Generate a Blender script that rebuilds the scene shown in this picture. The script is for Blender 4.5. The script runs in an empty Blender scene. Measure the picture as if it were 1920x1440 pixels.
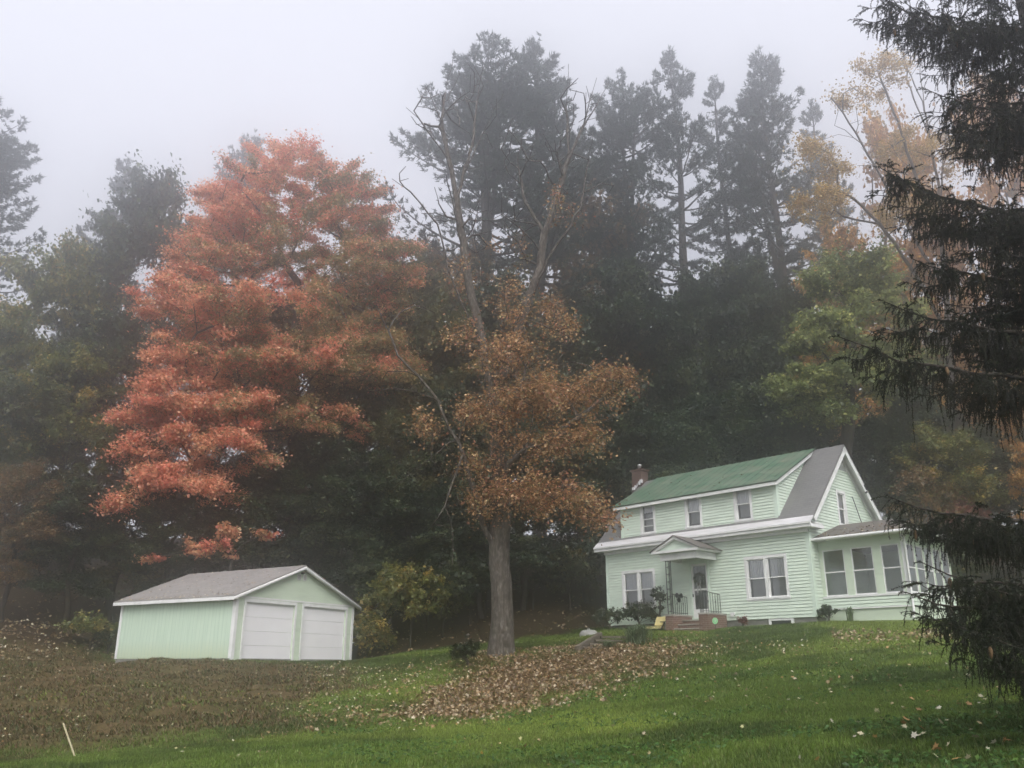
import bpy, math
import numpy as np

# ------------------------------------------------------------------ camera, world, sun, exposure
SC = bpy.context.scene
COL = SC.collection
R = math.radians
F_PX, PITCH, EYE = 1610.0, math.atan(0.33), 1.6
cam_d = bpy.data.cameras.new("camera")
cam = bpy.data.objects.new("camera", cam_d)
COL.objects.link(cam)
cam.location = (0, 0, EYE)
cam.rotation_euler = (math.pi / 2 + PITCH, 0, 0)
cam_d.sensor_width = 36.0
cam_d.lens = 36.0 * F_PX / 1920.0
cam_d.clip_start, cam_d.clip_end = 0.1, 2000
SC.camera = cam

SUN_EL, SUN_AZ = R(44), R(174)
W = bpy.data.worlds.new("World"); SC.world = W; W.use_nodes = True
nt = W.node_tree; bg = nt.nodes["Background"]
sky = nt.nodes.new("ShaderNodeTexSky"); sky.sky_type = 'NISHITA'; sky.sun_disc = False
sky.sun_elevation, sky.sun_rotation = SUN_EL, SUN_AZ
sky.air_density, sky.dust_density, sky.ozone_density = 1.0, 6.0, 1.0
mixw = nt.nodes.new("ShaderNodeMix"); mixw.data_type = 'RGBA'
mixw.inputs[0].default_value = 0.88                      # overcast: the cloud layer is an even pale lavender grey
mixw.inputs[7].default_value = (8.5, 8.6, 9.5, 1)
nt.links.new(sky.outputs[0], mixw.inputs[6])
nt.links.new(mixw.outputs[2], bg.inputs[0])
bg.inputs[1].default_value = 0.055
sun_d = bpy.data.lights.new("sun", 'SUN'); sun_d.energy = 1.5; sun_d.angle = R(40); sun_d.color = (1, .97, .93)
sun = bpy.data.objects.new("sun", sun_d); COL.objects.link(sun)
sun.rotation_euler = (math.pi / 2 - SUN_EL, 0, math.pi - SUN_AZ)   # light comes from behind the camera
SC.view_settings.view_transform = 'Standard'
SC.view_settings.look = 'None'
SC.view_settings.exposure = 1.16
SC.view_settings.gamma = 1.0
SC.render.engine = 'CYCLES'
cy = SC.cycles
cy.use_denoising = True
cy.max_bounces, cy.diffuse_bounces, cy.glossy_bounces = 5, 2, 2
cy.transmission_bounces, cy.volume_bounces, cy.transparent_max_bounces = 3, 2, 8
cy.use_adaptive_sampling = True; cy.adaptive_threshold = 0.015
cy.sample_clamp_indirect = 4
HAZE = 0.0085

# ------------------------------------------------------------------ numbers
def rng_(s): return np.random.default_rng(s)
_c, _s = math.cos(PITCH), math.sin(PITCH)
def ray(px, py):
    x, y = (px - 960) / F_PX, -(py - 720) / F_PX
    return np.array([x, _c - y * _s, _s + y * _c])
def at(px, py, d):
    """world point seen at photo pixel (px,py), d metres ahead along +Y"""
    r = ray(px, py)
    return r * (d / r[1]) + np.array([0, 0, EYE])
def zc(p): return p[1] * _c + (p[2] - EYE) * _s

def vnoise(x, y, seed=0):
    """smooth value noise 0..1"""
    xi, yi = np.floor(x).astype(np.int64), np.floor(y).astype(np.int64)
    fx, fy = x - xi, y - yi
    fx, fy = fx * fx * (3 - 2 * fx), fy * fy * (3 - 2 * fy)
    def h(a, b):
        n = (a * 374761393 + b * 668265263 + seed * 1442695041) & 0x7fffffff
        n = ((n ^ (n >> 13)) * 1274126177) & 0x7fffffff
        return ((n ^ (n >> 16)) & 0xffff) / 65535.0
    return (h(xi, yi) * (1 - fx) + h(xi + 1, yi) * fx) * (1 - fy) + (h(xi, yi + 1) * (1 - fx) + h(xi + 1, yi + 1) * fx) * fy
def fbm(x, y, seed=0, o=3):
    t, a, s = 0, .5, 0
    for i in range(o):
        t = t + a * vnoise(x * 2 ** i, y * 2 ** i, seed + i); s += a; a *= .5
    return t / s

# ------------------------------------------------------------------ materials
def new_mat(name):
    m = bpy.data.materials.new(name); m.use_nodes = True
    m.node_tree.nodes.clear()
    return m, m.node_tree
def N(t, typ, **kw):
    n = t.nodes.new(typ)
    for k, v in kw.items(): setattr(n, k, v)
    return n
def principled(t, base=(.5, .5, .5), rough=.6, spec=.3):
    o = N(t, "ShaderNodeOutputMaterial"); b = N(t, "ShaderNodeBsdfPrincipled")
    b.inputs["Base Color"].default_value = (*base, 1)
    b.inputs["Roughness"].default_value = rough
    b.inputs["Specular IOR Level"].default_value = spec
    t.links.new(b.outputs[0], o.inputs[0])
    return b
def ramp(t, stops):
    r = N(t, "ShaderNodeValToRGB"); e = r.color_ramp.elements
    while len(e) < len(stops): e.new(0.5)
    for i, (p, c) in enumerate(stops):
        e[i].position = p; e[i].color = (*c, 1)
    return r
def noise_mat(name, stops, scale=4.0, rough=.7, spec=.25, bump=0.0, bscale=None, detail=6, stretch=None, metallic=0):
    m, t = new_mat(name); b = principled(t, rough=rough, spec=spec)
    tc = N(t, "ShaderNodeTexCoord"); src = tc.outputs["Object"]
    if stretch:
        mp = N(t, "ShaderNodeMapping"); mp.inputs["Scale"].default_value = stretch
        t.links.new(src, mp.inputs[0]); src = mp.outputs[0]
    nz = N(t, "ShaderNodeTexNoise"); nz.inputs["Scale"].default_value = scale; nz.inputs["Detail"].default_value = detail
    t.links.new(src, nz.inputs["Vector"])
    rp = ramp(t, stops); t.links.new(nz.outputs[0], rp.inputs[0]); t.links.new(rp.outputs[0], b.inputs["Base Color"])
    b.inputs["Metallic"].default_value = metallic
    if bump:
        n2 = N(t, "ShaderNodeTexNoise"); n2.inputs["Scale"].default_value = bscale or scale * 3; n2.inputs["Detail"].default_value = 5
        t.links.new(src, n2.inputs["Vector"])
        bp = N(t, "ShaderNodeBump"); bp.inputs["Strength"].default_value = bump; bp.inputs["Distance"].default_value = .02
        t.links.new(n2.outputs[0], bp.inputs["Height"]); t.links.new(bp.outputs[0], b.inputs["Normal"])
    return m
def leaf_mat(name, trans=.35, rough=.6, gloss=.04):
    """colour comes from each leaf's own 'col' attribute; thin leaves let some light through"""
    m, t = new_mat(name)
    o = N(t, "ShaderNodeOutputMaterial"); a = N(t, "ShaderNodeAttribute", attribute_name="col")
    d = N(t, "ShaderNodeBsdfDiffuse"); tr = N(t, "ShaderNodeBsdfTranslucent"); mx = N(t, "ShaderNodeMixShader")
    mx.inputs[0].default_value = trans
    for n in (d, tr): t.links.new(a.outputs["Color"], n.inputs[0])
    t.links.new(d.outputs[0], mx.inputs[1]); t.links.new(tr.outputs[0], mx.inputs[2])
    g = N(t, "ShaderNodeBsdfGlossy"); g.inputs["Roughness"].default_value = .45; g.inputs[0].default_value = (.8, .8, .8, 1)
    m2 = N(t, "ShaderNodeMixShader"); m2.inputs[0].default_value = gloss
    t.links.new(mx.outputs[0], m2.inputs[1]); t.links.new(g.outputs[0], m2.inputs[2])
    t.links.new(m2.outputs[0], o.inputs[0])
    return m

M = {}
M['leaf'] = leaf_mat("leaf", .5, gloss=.03)
M['needle'] = leaf_mat("needle", .12, gloss=.02)
M['grass'] = leaf_mat("grass", .3, gloss=.02)
M['litter'] = leaf_mat("dry_leaf", .15, gloss=.05)
M['bark'] = noise_mat("bark", [(.32, (.03, .026, .022)), (.52, (.085, .074, .062)), (.72, (.19, .175, .155))], 7, .95, .1, bump=1.0, bscale=6, stretch=(2.2, 2.2, .8))
M['bark_dark'] = noise_mat("bark_dark", [(.3, (.025, .021, .018)), (.7, (.07, .06, .05))], 6, .95, .1, bump=.6, stretch=(3, 3, .7))
M['bark_pale'] = noise_mat("bark_pale", [(.3, (.16, .15, .14)), (.7, (.34, .33, .31))], 8, .9, .1, bump=.3)
def siding_mat(name, c):
    return noise_mat(name, [(.25, tuple(v * .84 for v in c)), (.5, c), (.8, tuple(min(1, v * 1.06) for v in c))], 1.6, .55, .3, bump=.05, bscale=40, stretch=(.6, .6, 2.5))
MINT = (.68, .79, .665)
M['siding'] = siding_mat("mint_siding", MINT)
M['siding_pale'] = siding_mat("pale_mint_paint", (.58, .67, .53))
M['trim'] = noise_mat("white_trim", [(.3, (.68, .69, .67)), (.6, (.8, .8, .79))], 3, .5, .35)
M['trim_mint'] = noise_mat("mint_trim", [(.3, (.60, .72, .6)), (.6, (.68, .8, .68))], 3, .5, .35)
M['iron'] = noise_mat("wrought_iron", [(.3, (.012, .014, .013)), (.7, (.03, .033, .032))], 12, .5, .4)
M['curtain'] = noise_mat("curtain", [(.3, (.84, .85, .87)), (.7, (.92, .92, .93))], 6, .9, .1)
M['blind'] = noise_mat("roller_blind", [(.3, (.40, .40, .41)), (.7, (.46, .46, .47))], 3, .9, .1)
M['inside'] = noise_mat("interior_plaster", [(.3, (.09, .09, .085)), (.7, (.13, .13, .12))], 3, .9, .1)
M['concrete'] = noise_mat("concrete", [(.3, (.16, .155, .145)), (.7, (.3, .29, .27))], 5, .9, .15, bump=.3)
M['flue'] = noise_mat("metal_flue", [(.3, (.5, .5, .5)), (.7, (.68, .68, .68))], 5, .45, .5, metallic=.3)
M['black'] = noise_mat("black_plastic", [(.3, (.012, .013, .016)), (.7, (.022, .024, .028))], 5, .5, .35)
M['yellow'] = noise_mat("yellow_plastic", [(.3, (.58, .49, .2)), (.7, (.68, .6, .3))], 4, .6, .3)
M['wood'] = noise_mat("weathered_wood", [(.3, (.10, .085, .065)), (.7, (.2, .175, .14))], 5, .9, .15, bump=.4, stretch=(1, 6, 6))
M['pale_wood'] = noise_mat("pale_wood", [(.3, (.5, .44, .28)), (.7, (.62, .55, .38))], 6, .8, .2)
M['tank'] = noise_mat("white_tank", [(.3, (.27, .27, .25)), (.7, (.36, .36, .33))], 4, .5, .4)
M['garage_door'] = noise_mat("garage_door_white", [(.3, (.81, .80, .81)), (.7, (.86, .85, .86))], .8, .5, .3)
M['louver'] = noise_mat("louver", [(.3, (.3, .32, .3)), (.7, (.42, .44, .42))], 6, .7, .2)
M['stone_cap'] = noise_mat("stone_cap", [(.3, (.3, .29, .26)), (.7, (.42, .4, .36))], 6, .85, .2)
M['sign_green'] = noise_mat("green_disc", [(.3, (.16, .62, .18)), (.7, (.2, .7, .22))], 4, .5, .3)
M['white_print'] = noise_mat("white_print", [(.3, (.7, .75, .7)), (.7, (.78, .8, .78))], 4, .6, .3)
M['white_metal'] = noise_mat("white_roof_metal", [(.25, (.48, .47, .47)), (.6, (.66, .65, .66)), (.8, (.7, .69, .7))], 2.2, .5, .4, stretch=(.5, 2, 2))
M['cone'] = noise_mat("spruce_cone", [(.3, (.10, .06, .03)), (.7, (.2, .13, .075))], 30, .8, .2)

def shingle_mat(name, c0, c1, row, width, mortar, spots=None, wear=None, mort=None):
    m, t = new_mat(name); b = principled(t, rough=.85, spec=.15)
    uv = N(t, "ShaderNodeUVMap")
    br = N(t, "ShaderNodeTexBrick"); br.inputs["Scale"].default_value = 1
    br.inputs["Brick Width"].default_value = width; br.inputs["Row Height"].default_value = row
    br.inputs["Mortar Size"].default_value = mort or row * .07; br.inputs["Mortar Smooth"].default_value = .3
    br.inputs["Color1"].default_value = (*c0, 1); br.inputs["Color2"].default_value = (*c1, 1); br.inputs["Mortar"].default_value = (*mortar, 1)
    br.offset = .5
    t.links.new(uv.outputs[0], br.inputs["Vector"])
    nz = N(t, "ShaderNodeTexNoise"); nz.inputs["Scale"].default_value = 1.1; nz.inputs["Detail"].default_value = 7; nz.inputs["Roughness"].default_value = .65
    t.links.new(uv.outputs[0], nz.inputs["Vector"])
    mx = N(t, "ShaderNodeMix", data_type='RGBA'); rp = ramp(t, [(.43, (0, 0, 0)), (.72, (.75, .75, .75))])
    t.links.new(nz.outputs[0], rp.inputs[0]); t.links.new(rp.outputs[0], mx.inputs[0])
    t.links.new(br.outputs[0], mx.inputs[6]); mx.inputs[7].default_value = (*(wear or c1), 1)
    out = mx.outputs[2]
    if spots:
        vo = N(t, "ShaderNodeTexVoronoi"); vo.inputs["Scale"].default_value = 1.9; vo.inputs["Randomness"].default_value = 1
        t.links.new(uv.outputs[0], vo.inputs["Vector"])
        r2 = ramp(t, [(.035, (1, 1, 1)), (.06, (0, 0, 0))]); t.links.new(vo.outputs["Distance"], r2.inputs[0])
        m3 = N(t, "ShaderNodeMix", data_type='RGBA'); m3.inputs[7].default_value = (*spots, 1)
        t.links.new(r2.outputs[0], m3.inputs[0]); t.links.new(out, m3.inputs[6]); out = m3.outputs[2]
    t.links.new(out, b.inputs["Base Color"])
    bp = N(t, "ShaderNodeBump"); bp.inputs["Strength"].default_value = .5; bp.inputs["Distance"].default_value = .015
    t.links.new(br.outputs["Fac"], bp.inputs["Height"]); bp.invert = True
    t.links.new(bp.outputs[0], b.inputs["Normal"])
    return m
M['shingle'] = shingle_mat("grey_shingle", (.15, .15, .15), (.19, .185, .185), .14, .3, (.10, .10, .10), wear=(.2, .195, .19))
M['shingle_garage'] = shingle_mat("garage_shingle", (.24, .225, .215), (.3, .28, .27), .14, .3, (.17, .16, .155), spots=(.5, .42, .3), wear=(.33, .31, .3))
M['green_roof'] = shingle_mat("green_roof", (.075, .145, .092), (.095, .165, .11), 9.0, .42, (.026, .056, .036), wear=(.23, .23, .18), mort=.04)
M['shingle_porch'] = shingle_mat("porch_shingle", (.13, .12, .115), (.16, .15, .14), .14, .3, (.09, .085, .08), wear=(.2, .16, .13))
M['brick'] = shingle_mat("brick", (.145, .08, .06), (.18, .108, .082), .075, .215, (.42, .38, .34), wear=(.17, .08, .065))
M['brick_chimney'] = shingle_mat("brick_chimney", (.105, .06, .052), (.135, .075, .064), .07, .2, (.15, .11, .1), wear=(.10, .065, .06))

def glass_mat():
    m, t = new_mat("window_glass"); o = N(t, "ShaderNodeOutputMaterial")
    tr = N(t, "ShaderNodeBsdfTransparent"); tr.inputs[0].default_value = (.95, .96, .96, 1)
    g = N(t, "ShaderNodeBsdfGlossy"); g.inputs["Roughness"].default_value = .03
    lw = N(t, "ShaderNodeFresnel"); lw.inputs[0].default_value = 1.52
    ad = N(t, "ShaderNodeMath", operation='MULTIPLY_ADD'); ad.inputs[1].default_value = 1.6; ad.inputs[2].default_value = .04
    t.links.new(lw.outputs[0], ad.inputs[0])
    mx = N(t, "ShaderNodeMixShader"); t.links.new(ad.outputs[0], mx.inputs[0])
    t.links.new(tr.outputs[0], mx.inputs[1]); t.links.new(g.outputs[0], mx.inputs[2]); t.links.new(mx.outputs[0], o.inputs[0])
    return m
M['glass'] = glass_mat()

# ------------------------------------------------------------------ objects
def tag(o, label=None, cat=None, group=None, kind=None):
    if label: o['label'] = label
    if cat: o['category'] = cat
    if group: o['group'] = group
    if kind: o['kind'] = kind
    return o
def empty(name, loc, label, cat, group=None, rz=0):
    o = bpy.data.objects.new(name, None); COL.objects.link(o)
    o.location = [float(v) for v in loc]; o.rotation_euler.z = rz; o.empty_display_size = .3
    return tag(o, label, cat, group)
def np_mesh(name, V, groups, mat, parent=None, col=None, smooth=False, uv=None, ptcol=None):
    me = bpy.data.meshes.new(name)
    V = np.asarray(V, np.float32).reshape(-1, 3)
    groups = [np.asarray(g, np.int32) for g in groups if len(g)]
    loops = np.concatenate([g.ravel() for g in groups]); tot = np.concatenate([np.full(len(g), g.shape[1], np.int32) for g in groups])
    st = np.concatenate([[0], np.cumsum(tot)[:-1]]).astype(np.int32)
    me.vertices.add(len(V)); me.vertices.foreach_set("co", V.ravel())
    me.loops.add(len(loops)); me.loops.foreach_set("vertex_index", loops)
    me.polygons.add(len(tot)); me.polygons.foreach_set("loop_start", st); me.polygons.foreach_set("loop_total", tot)
    if smooth: me.polygons.foreach_set("use_smooth", np.ones(len(tot), bool))
    if col is not None:
        a = me.attributes.new("col", 'FLOAT_COLOR', 'FACE')
        c = np.ones((len(tot), 4), np.float32); c[:, :3] = col; a.data.foreach_set("color", c.ravel())
    if ptcol is not None:
        a = me.attributes.new("col", 'FLOAT_COLOR', 'POINT')
        c = np.ones((len(V), 4), np.float32); c[:, :3] = ptcol; a.data.foreach_set("color", c.ravel())
    if uv is not None:
        l = me.uv_layers.new(name="UVMap"); l.data.foreach_set("uv", np.asarray(uv, np.float32)[loops].ravel())
    me.update(calc_edges=True); me.validate()
    me.materials.append(mat)
    o = bpy.data.objects.new(name, me); COL.objects.link(o)
    if parent: o.parent = parent
    return o
def copy_tree(o, loc, rz=0, scale=1, label=None, group=None):
    r = o.copy(); COL.objects.link(r); r.location = [float(v) for v in loc]; r.rotation_euler.z = rz
    r.scale = scale if hasattr(scale, '__len__') else (scale,) * 3
    if label: r['label'] = label
    if group: r['group'] = group
    for ch in o.children:
        c = ch.copy(); COL.objects.link(c); c.parent = r
        for g in ch.children:
            d = g.copy(); COL.objects.link(d); d.parent = c
    return r

class Acc:
    """collects arrays of vertices, faces and face colours for one mesh"""
    def __init__(s): s.v, s.f, s.c, s.n, s.u = [], {}, {}, 0, []
    def add(s, V, F, C=None, uv=None):
        V = np.asarray(V, float).reshape(-1, 3); F = np.asarray(F); k = F.shape[1]
        s.f.setdefault(k, []).append(F + s.n); s.v.append(V); s.n += len(V)
        if C is not None: s.c.setdefault(k, []).append(np.broadcast_to(C, (len(F), 3)))
        s.u.append(np.zeros((len(V), 2)) if uv is None else np.asarray(uv, float))
        return s
    def build(s, name, mat, parent=None, smooth=False, origin=None):
        V = np.concatenate(s.v)
        if origin is not None: V = V - np.asarray(origin)
        ks = sorted(s.f); G = [np.concatenate(s.f[k]) for k in ks]
        C = np.concatenate([np.concatenate(s.c[k]) for k in ks]) if s.c else None
        return np_mesh(name, V, G, mat, parent, col=C, smooth=smooth, uv=np.concatenate(s.u))
    # solids -----------------------------------------------------
    def quad(s, a, b, c, d):
        a, b, c, d = map(np.array, (a, b, c, d)); w = np.linalg.norm(b - a); h = np.linalg.norm(d - a)
        return s.add([a, b, c, d], [[0, 1, 2, 3]], uv=[[0, 0], [w, 0], [np.linalg.norm(c - d), h], [0, h]])
    def poly(s, pts):
        return s.add(pts, [list(range(len(pts)))])
    def box(s, lo, hi):
        (x0, y0, z0), (x1, y1, z1) = lo, hi
        for q in (((x0, y0, z0), (x1, y0, z0), (x1, y0, z1), (x0, y0, z1)), ((x1, y1, z0), (x0, y1, z0), (x0, y1, z1), (x1, y1, z1)),
                  ((x1, y0, z0), (x1, y1, z0), (x1, y1, z1), (x1, y0, z1)), ((x0, y1, z0), (x0, y0, z0), (x0, y0, z1), (x0, y1, z1)),
                  ((x0, y0, z1), (x1, y0, z1), (x1, y1, z1), (x0, y1, z1)), ((x0, y1, z0), (x1, y1, z0), (x1, y0, z0), (x0, y0, z0))):
            s.quad(*q)
        return s
    def slab(s, a, b, c, d, th):
        """a thick sheet: top face a-b-c-d, th metres thick downwards along its normal"""
        a, b, c, d = (np.array(v, float) for v in (a, b, c, d))
        n = np.cross(b - a, d - a); n /= np.linalg.norm(n)
        if n[2] < 0: n = -n
        e, f, g, h = (v - n * th for v in (a, b, c, d))
        for q in ((a, b, c, d), (h, g, f, e), (e, f, b, a), (f, g, c, b), (g, h, d, c), (h, e, a, d)): s.quad(*q)
        return s
    def bar(s, p, q, w, h=None, up=(0, 0, 1)):
        p, q = np.array(p, float), np.array(q, float); t = q - p; t /= np.linalg.norm(t); h = h or w
        x = np.cross(t, up)
        if np.linalg.norm(x) < 1e-3: x = np.cross(t, (1, 0, 0))
        x /= np.linalg.norm(x); y = np.cross(x, t)
        c = [p + x * w / 2 * i + y * h / 2 * j for i, j in ((-1, -1), (1, -1), (1, 1), (-1, 1))]; d = [v + q - p for v in c]
        for k in range(4): s.quad(c[k], c[(k + 1) % 4], d[(k + 1) % 4], d[k])
        s.quad(c[3], c[2], c[1], c[0]); s.quad(*d)
        return s
    def tube(s, P, rad, sides=6, cap=False, C=None):
        P = np.asarray(P, float); n = len(P); rad = np.broadcast_to(np.asarray(rad, float), (n,))
        T = np.gradient(P, axis=0); T /= np.linalg.norm(T, axis=1)[:, None] + 1e-9
        x = np.cross(T[0], (0.31, .87, .38)); x /= np.linalg.norm(x)
        ang = np.arange(sides) * 2 * np.pi / sides; V = []
        for i in range(n):
            x = x - T[i] * (x @ T[i]); x /= np.linalg.norm(x) + 1e-9; y = np.cross(T[i], x)
            V.append(P[i] + rad[i] * (np.cos(ang)[:, None] * x + np.sin(ang)[:, None] * y))
        i = np.arange(n - 1)[:, None] * sides; j = np.arange(sides)[None]; j2 = (j + 1) % sides
        Fq = np.stack([i + j, i + j2, i + sides + j2, i + sides + j], -1).reshape(-1, 4)
        s.add(np.concatenate(V), Fq, C)
        if cap: s.add(V[-1], [list(range(sides))], C); s.add(V[0], [list(range(sides))[::-1]], C)
        return s
    def lathe(s, prof, c=(0, 0, 0), sides=16):
        prof = np.array(prof, float); ang = np.arange(sides) * 2 * np.pi / sides
        V = np.stack([prof[:, None, 0] * np.cos(ang), prof[:, None, 0] * np.sin(ang), np.broadcast_to(prof[:, None, 1], (len(prof), sides))], -1).reshape(-1, 3) + np.array(c)
        i = np.arange(len(prof) - 1)[:, None] * sides; j = np.arange(sides)[None]; j2 = (j + 1) % sides
        return s.add(V, np.stack([i + j, i + j2, i + sides + j2, i + sides + j], -1).reshape(-1, 4))

# ------------------------------------------------------------------ terrain
HOUSE_P, HOUSE_TH = at(1080 + 1205 * .375, 800 + 950 * .375, 33.0), R(43.5)
HX, HY = np.array([math.sin(HOUSE_TH), -math.cos(HOUSE_TH), 0]), np.array([math.cos(HOUSE_TH), math.sin(HOUSE_TH), 0])
def hw(x, y, z=0): return HOUSE_P + HX * x + HY * y + np.array([0, 0, z])
GAR_P, GAR_TH = at(432.4, 1237.2, 33.0), R(30)
GX, GY = np.array([math.sin(GAR_TH), math.cos(GAR_TH), 0]), np.array([-math.cos(GAR_TH), math.sin(GAR_TH), 0])
def gw(x, y, z=0): return GAR_P + GX * x + GY * y + np.array([0, 0, z])
ctl = [at(*p) for p in ((1900, 1440, 9.5), (1450, 1440, 11), (960, 1440, 13), (500, 1440, 15), (50, 1440, 17),
       (1900, 1360, 12.5), (1450, 1360, 15), (960, 1360, 20), (700, 1385, 19), (1850, 1290, 18), (1450, 1290, 20.5), (1150, 1300, 22.5),
       (50, 1418, 19.5), (300, 1400, 20), (560, 1372, 21), (800, 1350, 22.5), (960, 1335, 23.5),
       (50, 1255, 31), (300, 1262, 30.5), (620, 1262, 31.5), (50, 1320, 25.5), (300, 1310, 26.5), (560, 1305, 27), (800, 1290, 27.5), (960, 1275, 27.5), (1080, 1250, 29),
       (943, 1224, 31), (850, 1238, 31), (1060, 1217, 32), (1060, 1200, 37), (1150, 1208, 32), (1300, 1203, 31.5), (1250, 1240, 28.5),
       (1400, 1200, 30), (1400, 1240, 26), (1650, 1188, 29), (1880, 1195, 25), (0, 1155, 42), (150, 1200, 38), (760, 1222, 38), (880, 1215, 38))]
ctl += [hw(*p) for p in ((-5, -1.7, -.45), (.3, -.4, -.2), (-9, -1.0, -.2), (-10.8, .5, -.05), (3.6, .3, -.28), (4, 5, -.25), (-5, 8, .1), (-11, 7, .2))]
ctl += [gw(*p) for p in ((0, -.3, -.06), (3.3, -.3, -.07), (6.9, -.3, -.05), (7.2, 3, 0), (0, 7, -.2), (-.3, 3.3, -.05), (7, 7, .3))]
ctl += [np.array(p, float) for p in ((0, 0, 0), (-12, 0, -.3), (12, 0, .3), (0, 6, .05), (-40, 8, -.6), (40, 10, 1.4), (45, 30, 4.2), (-45, 25, 1.2), (-45, 38, 4), (0, -30, -.5), (60, -30, 0), (-60, -30, -1),
       (-35, 48, 6), (-20, 48, 5.6), (-8, 48, 5.2), (5, 48, 5.4), (18, 48, 6), (32, 48, 6.2), (-40, 60, 9.5), (0, 60, 9.5), (35, 60, 10), (-45, 75, 12), (0, 75, 12.5), (45, 75, 13), (0, 110, 13), (70, 110, 13), (-70, 110, 13), (70, 50, 8), (-70, 50, 7), (0, 130, 13), (110, 130, 12), (-110, 130, 12), (110, 0, 3), (-110, 0, 0), (110, -30, 0), (-110, -30, 0))]
ctl = np.array(ctl)
def _tps(d): return np.where(d > 1e-9, d * d * np.log(d + 1e-9), 0)
_n = len(ctl); _D = np.linalg.norm(ctl[:, None, :2] - ctl[None, :, :2], axis=2)
_A = np.zeros((_n + 3, _n + 3)); _A[:_n, :_n] = _tps(_D) + np.eye(_n) * .8; _A[:_n, _n] = 1; _A[:_n, _n + 1:] = ctl[:, :2]; _A[_n:, :_n] = _A[:_n, _n:].T
_w = np.linalg.solve(_A, np.concatenate([ctl[:, 2], np.zeros(3)]))
def gz(x, y):
    x, y = np.atleast_1d(np.asarray(x, float)), np.atleast_1d(np.asarray(y, float)); out = np.empty(x.shape).ravel()
    X, Y = x.ravel(), y.ravel()
    for i in range(0, len(X), 20000):
        d = np.hypot(X[i:i + 20000, None] - ctl[None, :, 0], Y[i:i + 20000, None] - ctl[None, :, 1])
        out[i:i + 20000] = _tps(d) @ _w[:_n] + _w[_n] + X[i:i + 20000] * _w[_n + 1] + Y[i:i + 20000] * _w[_n + 2]
    return out.reshape(x.shape)
def g1(x, y): return float(gz(x, y)[0])
def hit(px, py):
    """ground point seen at a photo pixel"""
    r = ray(px, py); Y = np.arange(6, 80, .1); t = Y / r[1]
    h = EYE + r[2] * t - gz(r[0] * t, Y); k = np.nonzero(h < 0)[0]
    k = k[0] if len(k) else len(Y) - 1
    return np.array([r[0] * t[k], Y[k]])
def ground_at(px, d):
    X = at(px, 1200, d)[0]; return np.array([X, d, g1(X, d)])
def sdf(poly, x, y):
    """signed distance to a polygon on the ground, negative inside"""
    poly = np.asarray(poly); d = np.full(x.shape, 1e9); ins = np.zeros(x.shape, bool); m = len(poly)
    for i in range(m):
        a, b = poly[i], poly[(i + 1) % m]; ex, ey = b - a; wx, wy = x - a[0], y - a[1]
        t = np.clip((wx * ex + wy * ey) / (ex * ex + ey * ey + 1e-9), 0, 1)
        d = np.minimum(d, np.hypot(wx - ex * t, wy - ey * t))
        c = ((a[1] <= y) & (b[1] > y)) | ((b[1] <= y) & (a[1] > y))
        ins ^= c & (x < a[0] + (y - a[1]) * ex / (ey if abs(ey) > 1e-9 else 1e-9))
    return np.where(ins, -d, d)
def sstep(a, b, v): t = np.clip((v - a) / (b - a), 0, 1); return t * t * (3 - 2 * t)
PILE = [hit(*p) for p in ((885, 1262), (925, 1236), (1010, 1222), (1110, 1217), (1270, 1215), (1190, 1245), (1110, 1290), (1010, 1325), (830, 1352), (745, 1350), (820, 1300))]
BANK = [hit(*p) for p in ((-300, 1165), (60, 1165), (212, 1236), (440, 1243), (655, 1245), (640, 1290), (560, 1330), (470, 1368), (300, 1392), (120, 1405), (-250, 1430))]
BRIGHT = [hit(*p) for p in ((1060, 1352), (1180, 1340), (1290, 1350), (1230, 1372), (1090, 1375))]
_house_fp = [hw(*p)[:2] for p in ((-10.2, -.05), (3.4, -.05), (3.4, 5), (0, 6.6), (-10.2, 6.6))]
_gar_fp = [gw(*p)[:2] for p in ((0, 0), (6.7, 0), (6.7, 6.55), (0, 6.55))]
def ground_bump(x, y):
    b = sstep(.6, -1.2, sdf(BANK, x, y))
    lump = (fbm(x * 1.1 + y * .25, y * 2.3, 5) - .5) * .42 * b
    return lump + (fbm(x * .8, y * .8, 9) - .5) * .10 + .05 * sstep(.3, -.9, sdf(PILE, x, y))
def zones(x, y):
    """base colour of the soil and sward, and how much green lawn / brown bank / leaf pile / wood floor there is"""
    pile = sstep(3.2, -2.6, sdf(PILE, x, y) + (fbm(x * .9, y * .9, 3) - .5) * 4.2 + (fbm(x * 2.6, y * 2.6, 8) - .5) * 2.4)
    bank = sstep(1.6, -1.6, sdf(BANK, x, y) + (fbm(x * .6, y * .6, 4) - .5) * 3.4 + (fbm(x * 2.1, y * 2.4, 14) - .5) * 2.0)
    edge = 38.5 + .9 * np.sin(x * .3) + np.where(x > 2, 3.5 * sstep(2, 9, x), 0) + np.where(x < -10, -3.5 * sstep(-15, -20, x), 0)
    wood = sstep(-.6, 1.2, y - edge + (fbm(x * .5, y * .5, 6) - .5) * 3)
    return pile, bank, wood
GREEN, DKGREEN, LIME = np.array((.128, .192, .036)), np.array((.052, .086, .018)), np.array((.25, .32, .06))
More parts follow.
